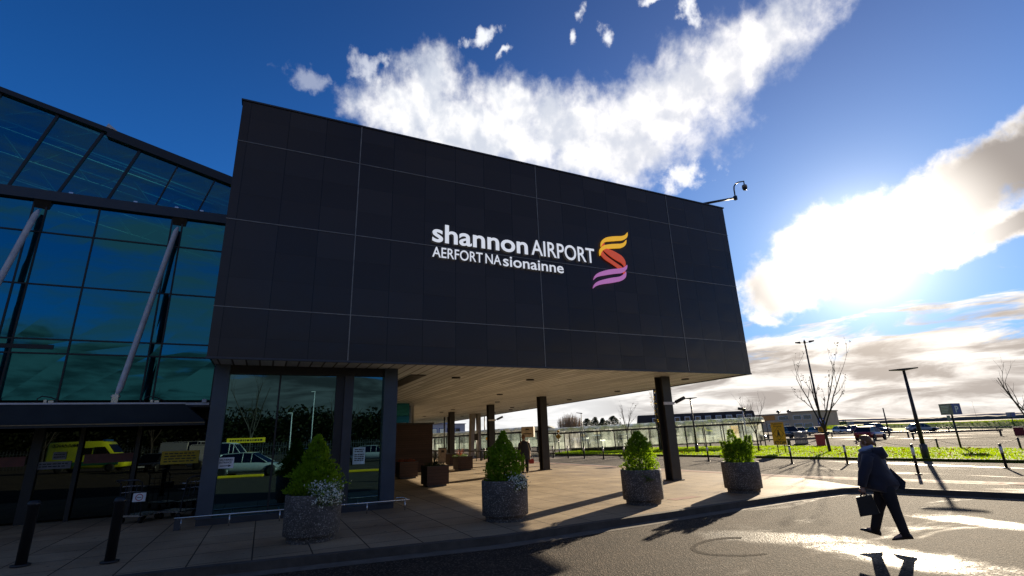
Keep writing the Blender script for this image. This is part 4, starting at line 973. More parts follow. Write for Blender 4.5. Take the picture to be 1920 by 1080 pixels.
for y in (-.09, 0, .09): mb.tube([q1+Vector((0, y*1.2, .0)), q2+Vector((.01, y*1.3, .03)), q3+Vector((.02, y, .01))], [.05, .095, .07], 12)
mb.build('hood', M_coat, ps)
# flying coat tail
mb = MB(); rings = []
for i in range(7):
    f = i/6; a = PP(1668+f*30, 876+f*27); b = PP(1674+f*22, 912+f*7)
    rings.append([(a.x, -.05+.02*math.sin(f*5), a.z), (a.x, -.02+.02*math.sin(f*5), a.z), (b.x, .0+.03*math.sin(f*4), b.z), (b.x, -.05+.03*math.sin(f*4), b.z)])
mb.loft(rings, smooth=False); mb.build('coat_tail', M_coat, ps)
mb = MB(); mb.tube([PP(1612, 846, -.06), PP(1622, 842, -.07), PP(1634, 838, -.03), PP(1634, 838, .05), PP(1620, 843, .08), PP(1612, 846, .0)], [.03, .042, .04, .04, .042, .03], 10); mb.build('collar', M_scarf, ps)
# face details
hc = (J['hd']+J['top'])/2
mb = MB(); mb.tube([hc+Vector((-.088, 0, .02)), hc+Vector((-.115, 0, -.018)), hc+Vector((-.090, 0, -.03))], [.010, .016, .010], 8); mb.build('nose', M_skin, ps)
mb = MB()
for y in (-.032, .032): mb.tube([hc+Vector((-.090, y-.010, .012)), hc+Vector((-.090, y+.010, .012))], .008, 8)
mb.build('eyes', M_txt, ps)
mb = MB(); mb.tube([hc+Vector((-.088, -.022, -.055)), hc+Vector((-.093, 0, -.053)), hc+Vector((-.088, .022, -.055))], .006, 6); mb.build('mouth', mat('lips', (.35, .12, .10), .5), ps)
mb = MB(); mb.tube([hc+Vector((.012, -.092, .02)), hc+Vector((.02, -.100, .0)), hc+Vector((.008, -.092, -.03))], [.01, .014, .008], 8); mb.build('ear', M_skin, ps)
mb = MB(); rg = random.Random(4); rings = []
bm = bmesh.new(); bmesh.ops.create_icosphere(bm, subdivisions=4, radius=1)
for v in bm.verts:
    n_ = noise.noise(v.co*3.1)*.10+noise.noise(v.co*9)*.05
    v.co = Vector((v.co.x*.098+.022, v.co.y*.086, v.co.z*.100+.018))*(1+n_*.7)
    if v.co.x < -.040 and v.co.z < .055: v.co.x = -.035
for v in bm.verts: v.co += hc
mb.add([v.co for v in bm.verts], [[v.index for v in f.verts] for f in bm.faces], smooth=True); bm.free()
for k in range(5):
    c_ = PP(1632+k*.8, 829+(k % 2)*2) + Vector((0, .014*(k-2), 0)); mb.tube([c_+Vector((-.05, 0, .01)), c_, c_+Vector((.05, 0, -.01-.008*k))], [.032, .036, .008], 8)
mb.build('hair', M_hair, ps)
hand(ps, J['wrn'], (1, 0, 0), (0, 0, -1), (0, 1, 0)); hand(ps, J['wrf'], (1, 0, 0), (0, 0, -1), (0, -1, 0))
# briefcase held in the near hand
bc = thing('briefcase', 'black briefcase hanging from the hand of the striding person', 'bag', pb, rzp)
yb = -.24; quad = [PP(1604.5, 932, yb), PP(1634, 927, yb), PP(1650, 962, yb), PP(1613, 968, yb)]
mb = MB(); mb.prism([(q.x, q.z) for q in quad], yb-.07, yb+.07); mb.build('case', M_leather, bc)
a, b = quad[0].lerp(quad[1], .3), quad[0].lerp(quad[1], .7); hh = PP(1617, 922.5, yb)
mb = MB(); mb.tube([a, a.lerp(hh, .75), hh+Vector((-.03, 0, .0)), hh+Vector((.035, 0, 0)), b.lerp(hh, .75), b], .011, 8); mb.build('handle', M_leather, bc)
# second person, partly hidden behind a conifer
pb2 = G(985, 887); t2 = thing('person', 'person in pale edged dark coat walking away behind the second planter conifer', 'person', pb2, yaw_to(pb2))
J2 = [(0, 0, .93), (0, .03, 1.15), (.0, .06, 1.36), (-.02, .10, 1.50), (-.03, .11, 1.60), (-.03, .11, 1.70), (-.09, 0, .88), (-.11, .14, .48), (-.11, -.02, .09), (-.12, .16, .04), (.09, 0, .88), (.10, -.10, .48), (.10, -.30, .12), (.10, -.18, .04), (-.20, .05, 1.38), (-.27, .02, 1.10), (-.26, .12, .86), (.20, .05, 1.38), (.28, 0, 1.10), (.27, .05, .84)]
E2 = [(0, 1), (1, 2), (2, 3), (3, 4), (4, 5), (0, 6), (6, 7), (7, 8), (8, 9), (0, 10), (10, 11), (11, 12), (12, 13), (2, 14), (14, 15), (15, 16), (2, 17), (17, 18), (18, 19)]
skin_mesh('body', J2, E2, [.14, .13, .14, .055, .088, .075, .10, .07, .045, .03, .10, .07, .045, .03, .07, .05, .032, .07, .05, .032], M_skin, t2)
mb = MB(); mb.loft([[(cx+w*math.cos(t), cy+d*math.sin(t), z) for t in [k*math.pi/8 for k in range(16)]] for cx, cy, w, d, z in ((0, .08, .09, .08, 1.50), (0, .06, .20, .14, 1.42), (0, .04, .23, .16, 1.25), (0, .02, .22, .16, 1.0), (.01, 0, .25, .19, .8), (.02, -.02, .27, .2, .62))]); mb.build('coat', M_coat, t2)
mb = MB(); mb.tube([(.17, .0, 1.42), (.26, -.06, 1.0), (.25, -.08, .66)], [.03, .035, .025], 8); mb.build('coat_edge', mat('beige_cloth', (.55, .48, .38), .8), t2)
for s_ in (-1, 1):
    mb = MB(); mb.tube([(s_*.2, .05, 1.39), (s_*.275, .01, 1.1), (s_*.265, .08, .88)], [.085, .07, .055], 10); mb.build('sleeve', M_coat, t2)
mb = MB(); mb.tube([J2[6], J2[7], J2[8]], [.11, .085, .07], 12); mb.build('trouser_leg', M_trou, t2); mb = MB(); mb.tube([J2[10], J2[11], J2[12]], [.11, .085, .07], 12); mb.build('trouser_leg', M_trou, t2)
mb = MB(); mb.tube([(-.11, -.06, .03), (-.12, .05, .05), (-.12, .18, .03)], [.04, .05, .035], 10); mb.build('shoe', M_leather, t2); mb = MB(); mb.tube([(.10, -.36, .10), (.10, -.28, .08), (.10, -.14, .03)], [.04, .05, .035], 10); mb.build('shoe', M_leather, t2)
mb = MB(); mb.lathe([(.02, 1.57), (.09, 1.60), (.10, 1.68), (.08, 1.75), (.02, 1.79)], 14, (-.03, .10)); mb.build('hair', M_hair, t2)
hand(t2, J2[16], (0, 1, 0), (0, 0, -1), (1, 0, 0)); hand(t2, J2[19], (0, 1, 0), (0, 0, -1), (-1, 0, 0))
hb = thing('handbag', 'red handbag held low by the person behind the conifer', 'bag', pb2 + Vector((.1, 0, 0)), yaw_to(pb2)); MB().bevbox(.1, .36, -.05, .09, .42, .64, .03).build('bag', mat('red_leather', (.38, .03, .02), .45), hb)
MB().tube([(.14, .02, .64), (.17, .02, .76), (.28, .02, .76), (.32, .02, .64)], .01, 6).build('strap', M_leather, hb)
# ------------------------------------------------------------------ street furniture
GP = 'black posts with a white band along the drive'
for i, (px, py, lab) in enumerate([(1037.7, 858, 'banded post, farthest left, before the shelter end'), (1065.5, 859, 'banded post right of the crossing beacon'), (1096, 860, 'banded post in front of the small lamp at the island tip'),
        (1132, 861.4, 'banded post midway between island tip and first bare tree'), (1171, 862, 'banded post at the first bare tree'), (1329, 865, 'banded post right of the front steel column'),
        (1485.5, 869.7, 'banded post just right of the yellow pedestrian sign'), (1589.5, 871, 'banded post just left of the striding person'), (1722.5, 889.4, 'banded post in front of the tall dark lamp post'), (1887.6, 878, 'banded post farthest right')]):
    p = G(px, py); h = .86 if py < 880 else 1.0
    t = thing('marker_post', 'black ' + lab, 'post', p, group=GP)
    MB().lathe([(.045, 0.0), (.045, h-.012), (.03, h)], 12).build('post', M_black, t)
    MB().lathe([(.049, h*.62), (.049, h*.88)], 12).build('band', M_white, t)
    MB().lathe([(.11, 0.002), (.11, .02), (.05, .035)], 14).build('foot', M_black, t)
def chainpost(px, py, top, lab):
    p = G(px, py); h = HT(p, top); t = thing('chain_post', lab, 'post', p, group='chain posts behind the island'); MB().lathe([(.05, 0), (.05, h-.02), (.03, h)], 10).build('post', M_black, t); return p, h
c1 = chainpost(1760, 843, 822, 'slim dark chain post beyond the island, left of the P sign pole')
c2 = chainpost(1915.8, 846, 820, 'slim dark chain post beyond the island at the right picture edge')
c3 = chainpost(1643, 842, 822, 'slim dark chain post beyond the island behind the walking person')
for a, b, lab in ((c3, c1, 'sagging chain between the posts behind the person'), (c1, c2, 'sagging chain between the two right hand posts')):
    mb = MB(); A_ = a[0]+Vector((0, 0, a[1]-.08)); B_ = b[0]+Vector((0, 0, b[1]-.08)); mb.tube([A_.lerp(B_, k/14)-Vector((0, 0, .35*4*(k/14)*(1-k/14))) for k in range(15)], .011, 5)
    tag(mb.build('chain', M_rub), lab, 'chain', 'chains behind the island')
def lamp(name, px, py, top, lab, head='flat', hw=.55, r_=.075, grp=None, foot=True, arms=1):
    p = G(px, py); h = HT(p, top); t = thing(name, lab, 'street lamp', p, yaw_to(p), group=grp); k = r_/.075
    if foot: MB().lathe([(r_*1.55, 0), (r_*1.55, h*.16), (r_, h*.175)], 12).build('base', M_steel, t)
    MB().tube([(0, 0, .0), (0, 0, h-.06)], [r_, r_*.6], 10).build('pole', M_black, t)
    if head == 'flat':
        mb = MB(); mb.loft([[(-hw, -.12, h+.0), (-hw, .12, h+.0), (-hw, .12, h+.035), (-hw, -.12, h+.035)], [(0, -.22, h-.05), (0, .22, h-.05), (0, .22, h+.045), (0, -.22, h+.045)], [(hw, -.12, h+.02), (hw, .12, h+.02), (hw, .12, h+.05), (hw, -.12, h+.05)]], smooth=False); mb.build('lamp_head', M_black, t)
    elif head == 'multi':
        for a in (0, 1.57, 3.14, 4.71):
            mb = MB(); c_, s_ = math.cos(a), math.sin(a); mb.tube([(0, 0, h-.15), (c_*.6, s_*.6, h-.05)], .04, 6); mb.tube([(c_*.5, s_*.5, h-.05), (c_*1.15, s_*1.15, h+.02)], [.16, .08], 6); mb.build('lamp_head', M_black, t)
        MB().tube([(0, 0, h-.1), (0, 0, h+.35)], .03, 6).build('finial', M_black, t)
    elif head == 'side':
        mb = MB(); mb.loft([[(-hw*1.5, -.1, h+.05), (-hw*1.5, .1, h+.05), (-hw*1.5, .1, h+.09), (-hw*1.5, -.1, h+.09)], [(.1, -.14, h-.06), (.1, .14, h-.06), (.1, .14, h+.02), (.1, -.14, h+.02)]], smooth=False); mb.build('lamp_head', M_black, t)
    return t
lamp('street_lamp', 1738, 863, 693, 'dark lamp post with wide flat head and thick lower pole, nearest on the grass', hw=.58, r_=.10)
lamp('mast_lamp', 1546, 823, 641, 'very tall slim lighting mast with a cluster head above the bare tree', 'multi', r_=.16, foot=False)
lamp('street_lamp', 1308, 851, 747, 'grey lamp post with flat head right of the front steel column', hw=.5, r_=.08)
lamp('street_lamp', 1095, 852, 775, 'small lamp post with one sided head at the island tip', 'side', hw=.28, r_=.05)
for px, py, top, lab in ((1240, 846, 700, 'thick grey mast rising behind the front steel column'), (909.5, 846, 775, 'dark plain pole between the splayed column and the beacon')):
    p = G(px, py); h = HT(p, top); t = thing('mast', lab, 'pole', p); MB().tube([(0, 0, 0), (0, 0, h)], [.17, .12] if px > 1200 else [.07, .07], 12).build('pole', M_colst if px > 1200 else M_black, t); MB().lathe([(.25, 0), (.25, .05)], 12).build('foot', M_steel, t)
for px, py, top, lab in ((1668, 817, 765, 'thin leaning looking pole in the car park left of the near lamp'), (1833, 789, 752, 'thin pole far out beyond the green bank'), (945, 815, 745, 'hair thin distant mast seen beside the third column')):
    p = G(px, py); h = HT(p, top); t = thing('thin_pole', lab, 'pole', p); MB().tube([(0, 0, 0), (0, 0, h)], [.12, .07], 8).build('pole', M_black, t); MB().lathe([(.2, 0), (.2, .1)], 8).build('foot', M_steel, t)
p = G(840, 857.5); h = HT(p, 790); t = thing('gate_frame', 'pair of dark poles joined by a crossbar under the far canopy edge', 'frame', p, yaw_to(p)); MB().tube([(0, 0, 0), (0, 0, 5.2)], .07, 8).build('upright', M_black, t); MB().tube([(-.36, 0, 0), (-.36, 0, 5.2)], .07, 8).build('upright', M_black, t); MB().tube([(-.36, 0, 1.9), (0, 0, 1.9)], .04, 8).build('crossbar', M_black, t)
for px, py in ((844.4, 858), (895, 859), (903.3, 862), (908.5, 861.7), (914, 860.5), (881, 859)):
    p = G(px, py); lab = {844.4: 'white topped bollard beside the gate frame poles', 895: 'dark bollard right behind the sign pole', 903.3: 'dark bollard, left of the close pair left of the beacon', 908.5: 'dark bollard, right of the close pair left of the beacon', 914: 'dark bollard directly below the yellow beacon sign', 881: 'dark bollard between the splayed column legs'}[px]
    t = thing('bollard', lab, 'bollard', p, group='bollards at the far end of the canopy'); MB().lathe([(.09, 0), (.09, .82), (.06, .88)], 12).build('post', M_black if px > 860 else M_conc, t); MB().lathe([(.095, .60), (.095, .72)], 12).build('band', M_white, t)
# crossing beacons
def beacon(px, py, top, lab, rz=0):
    p = G(px, py); h = HT(p, top); t = thing('crossing_beacon', lab, 'beacon', p, yaw_to(p)+rz, group='pedestrian crossing beacons'); s = h/3.0
    mb = MB(); mb.tube([(0, 0, 0), (0, 0, h-.3*s)], .05, 10); mb.build('pole', M_black, t)
    for z in (.25, .75): MB().lathe([(.055, h*z*.6), (.055, h*(z*.6+.1))], 12).build('band', M_white, t)
    bm = bmesh.new(); bmesh.ops.create_uvsphere(bm, u_segments=16, v_segments=10, radius=.17*s); mb = MB(); mb.add([v.co+Vector((0, 0, h-.17*s)) for v in bm.verts], [[v.index for v in f.verts] for f in bm.faces], smooth=True); bm.free(); mb.build('globe', M_yel, t)
    q = .36*s; z = h-.82*s; mb = MB(); mb.prism([(-q, z), (0, z-q), (q, z), (0, z+q)], -.09, -.06); o = mb.build('sign_plate', M_yel, t)
    mb = MB(); mb.prism([(-.06*s, z+.05*s), (.06*s, z+.05*s), (.05*s, z-.05*s), (.10*s, z-.2*s), (.05*s, z-.2*s), (0, z-.08*s), (-.06*s, z-.2*s), (-.11*s, z-.2*s), (-.05*s, z-.05*s)], -.097, -.091); mb.tube([(0, -.095, z+.10*s), (0, -.099, z+.10*s)], .045*s, 10); mb.build('walker_symbol', M_txt, o); return t
beacon(1049, 852.5, 806, 'yellow globe beacon with diamond walking sign before the arched shelter end')
beacon(916.5, 858, 809, 'yellow globe beacon with diamond walking sign seen left of the third steel column')
# box sign, small dark sign
p = G(992.5, 868); h = HT(p, 800); t = thing('box_sign', 'cream box sign on a grey pole right of the second conifer', 'sign', p, yaw_to(p)-.25); MB().tube([(0, 0, 0), (0, 0, h-.75)], .04, 8).build('pole', M_steel, t)
MB().bevbox(-.42, .42, -.18, .18, h-.68, h, .02).build('box', mat('cream', (.62, .54, .40), .5), t); MB().box(-.12, .12, -.188, -.183, h-.22, h-.14).box(-.28, .28, -.188, -.183, h-.48, h-.43).build('print', M_txt, t)
p = G(893.5, 865); h = HT(p, 813); t = thing('plate_sign', 'small dark plate sign on a thin pole beside the splayed column', 'sign', p, yaw_to(p)); MB().tube([(0, 0, 0), (0, 0, h)], .03, 8).build('pole', M_black, t); MB().bevbox(-.14, .14, -.05, .0, h-.50, h, .01).build('plate', M_colst, t)
# yellow pedestrian crossing sign
p = G(1467, 853); t = thing('pedestrian_sign', 'tall yellow pedestrian crossing board reading STOP on two dark legs', 'sign', p, yaw_to(p)); zt = HT(p, 792); zb_ = HT(p, 834); w = .375
for x in (-.18, .22): MB().tube([(x, 0, 0), (x, 0, zb_+.1)], .03, 8).build('leg', M_black, t)
MB().bevbox(-w, w, -.05, -.01, zb_, zt, .008).build('board', M_yel, t)
H_ = zt-zb_; mb = MB(); add_text(mb, 'STOP', -w*.86, -.056, zb_+H_*.03, w=w*1.72, h=H_*.13, bold=.03); add_text(mb, 'Pedestrian', -w*.8, -.056, zb_+H_*.91, w=w*1.6, h=H_*.055, bold=.02); add_text(mb, 'Crossing', -w*.62, -.056, zb_+H_*.81, w=w*1.24, h=H_*.055, bold=.02)
mb.box(-w*.55, w*.6, -.056, -.052, zb_+H_*.205, zb_+H_*.225)
zc = zb_+H_*.50; q = w*.82; mb.prism([(-.05, zc+.10), (.05, zc+.10), (.06, zc-.02), (.09, zc-.2), (.04, zc-.2), (0, zc-.06), (-.05, zc-.2), (-.10, zc-.2), (-.06, zc-.02)], -.056, -.052); mb.tube([(0, -.053, zc+.16), (0, -.057, zc+.16)], .05, 10)
for (x0, z0, x1, z1) in ((-q, 0, 0, q*1.25), (0, q*1.25, q, 0), (q, 0, 0, -q*1.25), (0, -q*1.25, -q, 0)): mb.tube([(x0, -.054, zc+z0), (x1, -.054, zc+z1)], .011, 4)
mb.build('print', M_txt, t)
# P signs
M_blue = mat('sign_blue', (.03, .09, .34), .4, var=.05); M_grys = mat('sign_grey', (.25, .25, .26), .5)
def psign(px, py, top, bot, lab, letter=True):
    p = G(px, py); h = HT(p, top); b = HT(p, bot); t = thing('parking_sign', lab, 'sign', p, yaw_to(p)-.6, group='blue parking signs'); w = (h-b)*.55
    MB().tube([(0, 0, 0), (0, 0, b)], .055, 8).build('pole', M_black, t)
    MB().box(-w, w, -w, w, b, h).build('box', M_grys, t)
    MB().box(w+.002, w+.012, -w*.98, w*.98, b+.02, h-.02).build('blue_face', M_blue, t)
    mb = MB()
    if letter:
        vs, fs = text_mesh('P', w=w*.8, h=(h-b)*.6, bold=.02); mb.add([(w+.016, x-w*.4, b+(h-b)*.2+z) for x, y, z in vs], fs)
        mb.build('letter', M_white, t)
    mb = MB()
    for k in range(5): mb.box(-w*.75, w*.6-k*.1*w, -w-.006, -w-.002, b+(h-b)*(.75-.13*k), b+(h-b)*(.79-.13*k))
    mb.build('print', M_white, t); return t
t = psign(1803, 843.5, 757, 777.5, 'blue and grey box sign with white P on a dark pole at the island edge')
t2_ = thing('direction_sign', 'small green grey sign plate beyond the P sign pole', 'sign', G(1784, 803)); hh_ = HT(t2_.location, 779); MB().box(-.7, .7, -.05, 0, hh_-1.0, hh_).build('plate', mat('greenish', (.10, .16, .15), .5), t2_); MB().tube([(0, 0, 0), (0, 0, hh_-1)], .06, 6).build('pole', M_black, t2_)
psign(1904, 806, 773, 781.5, 'far blue parking sign near the right picture edge', False); psign(1597, 806, 790, 797.5, 'far blue parking sign above the pale parked cars', False)
# orange board
p = G(1443, 828); h = HT(p, 780.5); b = HT(p, 790); t = thing('orange_board', 'wide orange tan board on a pole beside the shelter end', 'sign', p, yaw_to(p)); MB().tube([(0, .05, 0), (0, .05, b+.2)], .06, 8).build('pole', M_steel, t)
MB().box(-1.12, 0-.01, -.05, 0, b, h).box(.01, 1.05, -.05, 0, b+.06, h+.05).build('board', mat('orange_tan', (.62, .30, .08), .5), t)
p = G(1541, 838); t = thing('pink_bin', 'red pink wheeled bin at the end of the low barrier', 'bin', p, yaw_to(p)); MB().loft([[(-.30, -.3, .08), (.30, -.3, .08), (.30, .3, .08), (-.30, .3, .08)], [(-.36, -.36, .95), (.36, -.36, .95), (.36, .36, .95), (-.36, .36, .95)]], smooth=False).build('body', mat('bin_red', (.45, .05, .08), .5), t); MB().bevbox(-.39, .39, -.39, .39, .952, 1.04, .03).build('lid', MATS['bin_red'], t)
for x in (-.3, .3): MB().tube([(x-.03, .3, .08), (x+.03, .3, .08)], .08, 10).build('wheel', M_rub, t)
p = G(1914, 818); t = thing('red_bin', 'dark red box bin at the right edge of the car park', 'bin', p, yaw_to(p)); t.scale = (.55, .55, .55); MB().bevbox(-.7, .7, -.5, .5, .05, 1.5, .05).build('body', mat('bin_dark_red', (.22, .015, .02), .5), t); MB().bevbox(-.74, .74, -.54, .54, 1.502, 1.6, .03).build('lid', M_black, t)
p = G(1504, 833); t = thing('ticket_cabinet', 'pale grey ribbed cabinet behind the low barrier', 'cabinet', p, yaw_to(p)); mb = MB()
for k in range(8): mb.bevbox(-.56+k*.14, -.56+k*.14+.125, -.3, .3, .08, 1.15, .01)
mb.build('body', M_conc, t); MB().box(-.7, .7, -.35, .35, 0, .08).build('base', M_black, t)
p = G(1420, 824); t = thing('yellow_grit_bin', 'small yellow grit bin beyond the shelter end', 'bin', p, yaw_to(p)); MB().bevbox(-.5, .5, -.4, .4, 0, 1.0, .05).build('body', M_yel2, t); MB().bevbox(-.54, .54, -.44, .44, 1.002, 1.2, .05).build('lid', M_yel2, t)
# cameras on brackets, small boards
def bracket_cam(p, rz, lab):
    t = thing('security_camera', lab, 'camera', p, rz); MB().box(-.26, .24, -.25, -.21, -.05, .05).build('bracket', M_tube, t); MB().tube([(.2, -.22, 0), (.38, -.22, .06)], .025, 6).build('arm', M_black, t)
    mb = MB(); mb.tube([(.34, -.22, .04), (.72, -.30, .20)], .065, 8); mb.build('camera_body', M_black, t)
bracket_cam((13.57, 14.8, 2.72), 0, 'bullet camera on a pale clamp round the front steel column'); bracket_cam((13.0, 30.2, 2.75), 0, 'bullet camera clamped to the third steel column beside the beacon')
p = G(1405, 847); h = HT(p, 768); t = thing('camera_pole', 'slim pale pole with a dark camera before the shelter gable', 'pole', p, yaw_to(p)); MB().tube([(0, 0, 0), (0, 0, h)], .045, 8).build('pole', M_tube, t); MB().tube([(-.32, 0, h+.10), (.22, 0, h-.02)], .10, 8).build('camera_body', M_black, t)
p = G(1546, 823); q = yaw_to(p)
t = thing('mast_board', 'yellow board with two dark figures on the tall lighting mast', 'sign', (p.x, p.y, HT(p, 810)), q); t.scale = (.42, 1, .6); MB().box(-1.2, 1.2, -.26, -.2, 0, 1.1).build('board', M_yel, t); mb = MB()
for x in (-.85, .15): mb.box(x, x+.7, -.27, -.265, .2, .32); mb.box(x, x+.7, -.27, -.265, .5, .62); mb.box(x, x+.7, -.27, -.265, .8, .92); mb.box(x, x+.14, -.27, -.265, .322, .498); mb.box(x, x+.14, -.27, -.265, .622, .798)
mb.build('print', M_txt, t)
t = thing('mast_board', 'blue and white board above the yellow one on the tall mast', 'sign', (p.x, p.y, HT(p, 798)), q); t.scale = (.5, 1, .6); MB().box(-.7, .9, -.26, -.2, 0, 1.6).build('board', M_blue, t); MB().box(-.5, .7, -.27, -.262, .9, 1.4).box(-.5, .2, -.27, -.262, .3, .6).build('print', M_white, t)
# low barriers
def barrier(pts, lab, h=.62, r_=.09):
    A_, B_ = G(*pts[0], h), G(*pts[1], h); t = thing('low_barrier', lab, 'barrier', (A_.x, A_.y, 0), group='low car park barriers')
    L = (B_-A_).length; ang_ = math.atan2(B_.y-A_.y, B_.x-A_.x); t.rotation_euler.z = ang_
    MB().box(-.2, L+.2, -.04, .04, h-r_, h+r_).build('rail', M_steel, t); n = max(2, int(L/5)+1)
    for i in range(n): x = L*i/(n-1); MB().box(x-.07, x+.07, .042, .16, 0, h).build('post', M_black, t)
barrier([(1481, 824), (1533, 821.5)], 'short dark barrier in front of the ribbed cabinet'); barrier([(1545, 812.5), (1700, 810)], 'dark barrier behind the head of the striding person')
barrier([(1712, 812), (1876, 806)], 'long dark barrier between the near lamp and the right edge'); barrier([(1330, 826), (1476, 823.5)], 'thin barrier beyond the shelter end', .6, .05)
barrier([(1740, 802), (1990, 799)], 'farthest dark barrier below the green bank'); barrier([(1440, 816), (1560, 811)], 'dark barrier below the tan hotel')
barrier([(815, 846), (1010, 846)], 'low white barred rail behind the far bollards', .7, .04)
# ------------------------------------------------------------------ shelters
def shelter(name, lab, pa, pb_, nb_, lowpan=(0, 0), h=2.15, wd=2.6, arch=.42, grp='glazed walkway shelters'):
    A_, B_ = G(*pa), G(*pb_); t = thing(name, lab, 'shelter', A_, math.atan2(B_.y-A_.y, B_.x-A_.x), group=grp); L = (B_-A_).length; t.location.z = -.28; t.rotation_euler.y = -math.atan(.30/L)
    arc = [(wd/2-wd/2*math.cos(math.pi*k/10), h+arch*math.sin(math.pi*k/10)) for k in range(11)]
    mb = MB(); mb.loft([[(x, y*1.08-.1, z) for y, z in arc] + [(x, y*1.08-.1, z+.05) for y, z in reversed(arc)] for x in (-.25, L+.25)], smooth=False); mb.build('roof', glass_roof, t)
    mb = MB()
    for y in (-.1, wd+.1): mb.box(-.2, L+.2, y-.03, y+.03, h-.10, h+.012)
    for i in range(nb_*2+1):
        x = L*i/(nb_*2); mb.loft([[(x+dx_, y*1.08-.1, z-.01+dz_) for dx_, dz_ in ((-.02, 0), (.02, 0), (.02, -.05), (-.02, -.05))] for y, z in arc], smooth=False)
    mb.build('roof_frame', M_black, t)
    for x in (.0, L):
        mb = MB(); mb.add([(x, y, z-.02) for y, z in arc], [tuple(range(11))]); mb.build('gable', M_steel, t)
    for i in range(nb_+1):
        x = L*i/nb_
        for y in (0, wd): MB().box(x-.045, x+.045, y-.045, y+.045, 0, h-.1).build('post', M_black, t)
    for i in range(nb_):
        x0, x1 = L*i/nb_+.06, L*(i+1)/nb_-.06
        for y in (0, wd):
            if i in (1,) and y == 0: continue
            mb = MB(); mb.box(x0, x1, y-.005, y+.005, .62, h-.14); mb.build('glass_pane', M_g3, t)
            if lowpan[0] <= i < lowpan[1]: MB().box(x0, x1, y-.02, y+.02, .08, .6).build('low_panel', M_black, t)
            else: MB().box(x0, x1, y-.02, y+.02, .54, .6).build('rail', M_black, t)
    if lowpan[1] == 0:
        MB().box(L*.3, L*.6, wd*.5, wd*.5+.35, .42, .47).build('bench', M_black, t)
    return t
glass_roof = glass('polycarbonate', (.9, .92, .9), (.78, .80, .78), .10, rough=.3, milk=.6)
shelter('walkway_shelter', 'long arched glass shelter running behind the grass island to the hotel', (1030, 850), (1437, 840), 12, (1, 5))
shelter('walkway_shelter', 'second arched glass shelter seen under the dark canopy behind the bollards', (770, 851), (1010, 850), 9, grp='glazed walkway shelters')
# ------------------------------------------------------------------ bare trees
def bare_tree(name, lab, p, h, seed, leaves=0, lm=None, fork=.33, spread=.55, r0_=.07, cat='tree', grp=None, depth=4, nfork=4, lean=0.0):
    rg = random.Random(seed); t = thing(name, lab, cat, p, group=grp); mt = MB(); mb = MB(); ml = MB(); tips = []
    def br(p0, d, l, r_, lev):
        pts = [p0]; dd = d.copy(); n = 5
        for k in range(n):
            dd = (dd + Vector((rg.gauss(0, .10), rg.gauss(0, .10), .07))).normalized(); pts.append(pts[-1]+dd*l/n)
        mb.tube(pts, [r_*(1-.6*k/n) for k in range(n+1)], 6 if lev < 2 else 4, cap=False); tips.append((pts[-1], lev)); tips.append((pts[-2], lev))
        if lev >= depth: return
        for k in range(1, n+1):
            if rg.random() < (.85 if lev < 2 else .6):
                a = dd.orthogonal().normalized(); a.rotate(Matrix.Rotation(rg.uniform(0, 6.28), 3, dd)); nd = (dd*1.1+a*rg.uniform(.45, .9)+Vector((0, 0, .25))).normalized()
                br(pts[k], nd, l*rg.uniform(.30, .55), r_*(1-.6*k/n)*.62, lev+1)
    f0 = Vector((lean*fork*h, 0, h*fork)); mt.tube([(0, 0, -.05), (0, 0, .1), f0*.5+Vector((.02, .01, 0)), f0], [r0_*1.5, r0_*1.1, r0_, r0_*.9], 10); mt.build('trunk', M_bark, t)
    for k in range(nfork):
        a = 6.28*k/nfork+rg.uniform(-.5, .5); d = Vector((math.cos(a)*spread, math.sin(a)*spread, 1)).normalized(); br(f0-Vector((0, 0, .08*(k % 2)*h)), d, h*(1-fork)*rg.uniform(.75, 1.05), r0_*.62, 1)
    mb.build('branches', M_bark, t, fixn=False)
    if leaves:
        rg.shuffle(tips)
        for q, lev in tips[:leaves]:
            for k in range(rg.randint(1, 4)):
                c_ = q+Vector((rg.gauss(0, .06), rg.gauss(0, .06), rg.gauss(0, .06))); a = Vector([rg.uniform(-1, 1) for _ in range(3)]).normalized()*rg.uniform(.04, .075); b = a.orthogonal().normalized()*.045
                ml.add([c_-a, c_+b, c_+a, c_-b], [(0, 1, 2, 3)])
        ml.build('leaves', lm or M_brl, t, fixn=False)
    return t
def tree_at(px, py, top, seed, lab, **k):
    p = G(px, py); return bare_tree('young_tree', lab, p, HT(p, top), seed, **k)
tree_at(1557, 850, 683, 21, 'young forked tree with a few brown leaves, largest on the grass island', leaves=60, fork=.33, spread=.60, r0_=.085, lean=-.06, depth=3)
tree_at(1179, 849, 752, 22, 'nearly leafless young tree on the island, left of the front planter conifer', leaves=8, fork=.42, spread=.32, r0_=.05, depth=3)
tree_at(1239.5, 850, 735, 33, 'young tree with scattered yellow leaves just left of the front steel column', leaves=60, lm=M_yll, fork=.36, spread=.5, r0_=.05, depth=3)
tree_at(1424, 850, 742, 24, 'small leafless tree behind the shelter gable beside the yellow sign', leaves=3, fork=.40, spread=.42, r0_=.05, depth=3)
tree_at(1965, 850, 690, 25, 'bare tree at the right edge, only its branch tips in view', leaves=4, fork=.35, spread=.75, r0_=.07, depth=3)
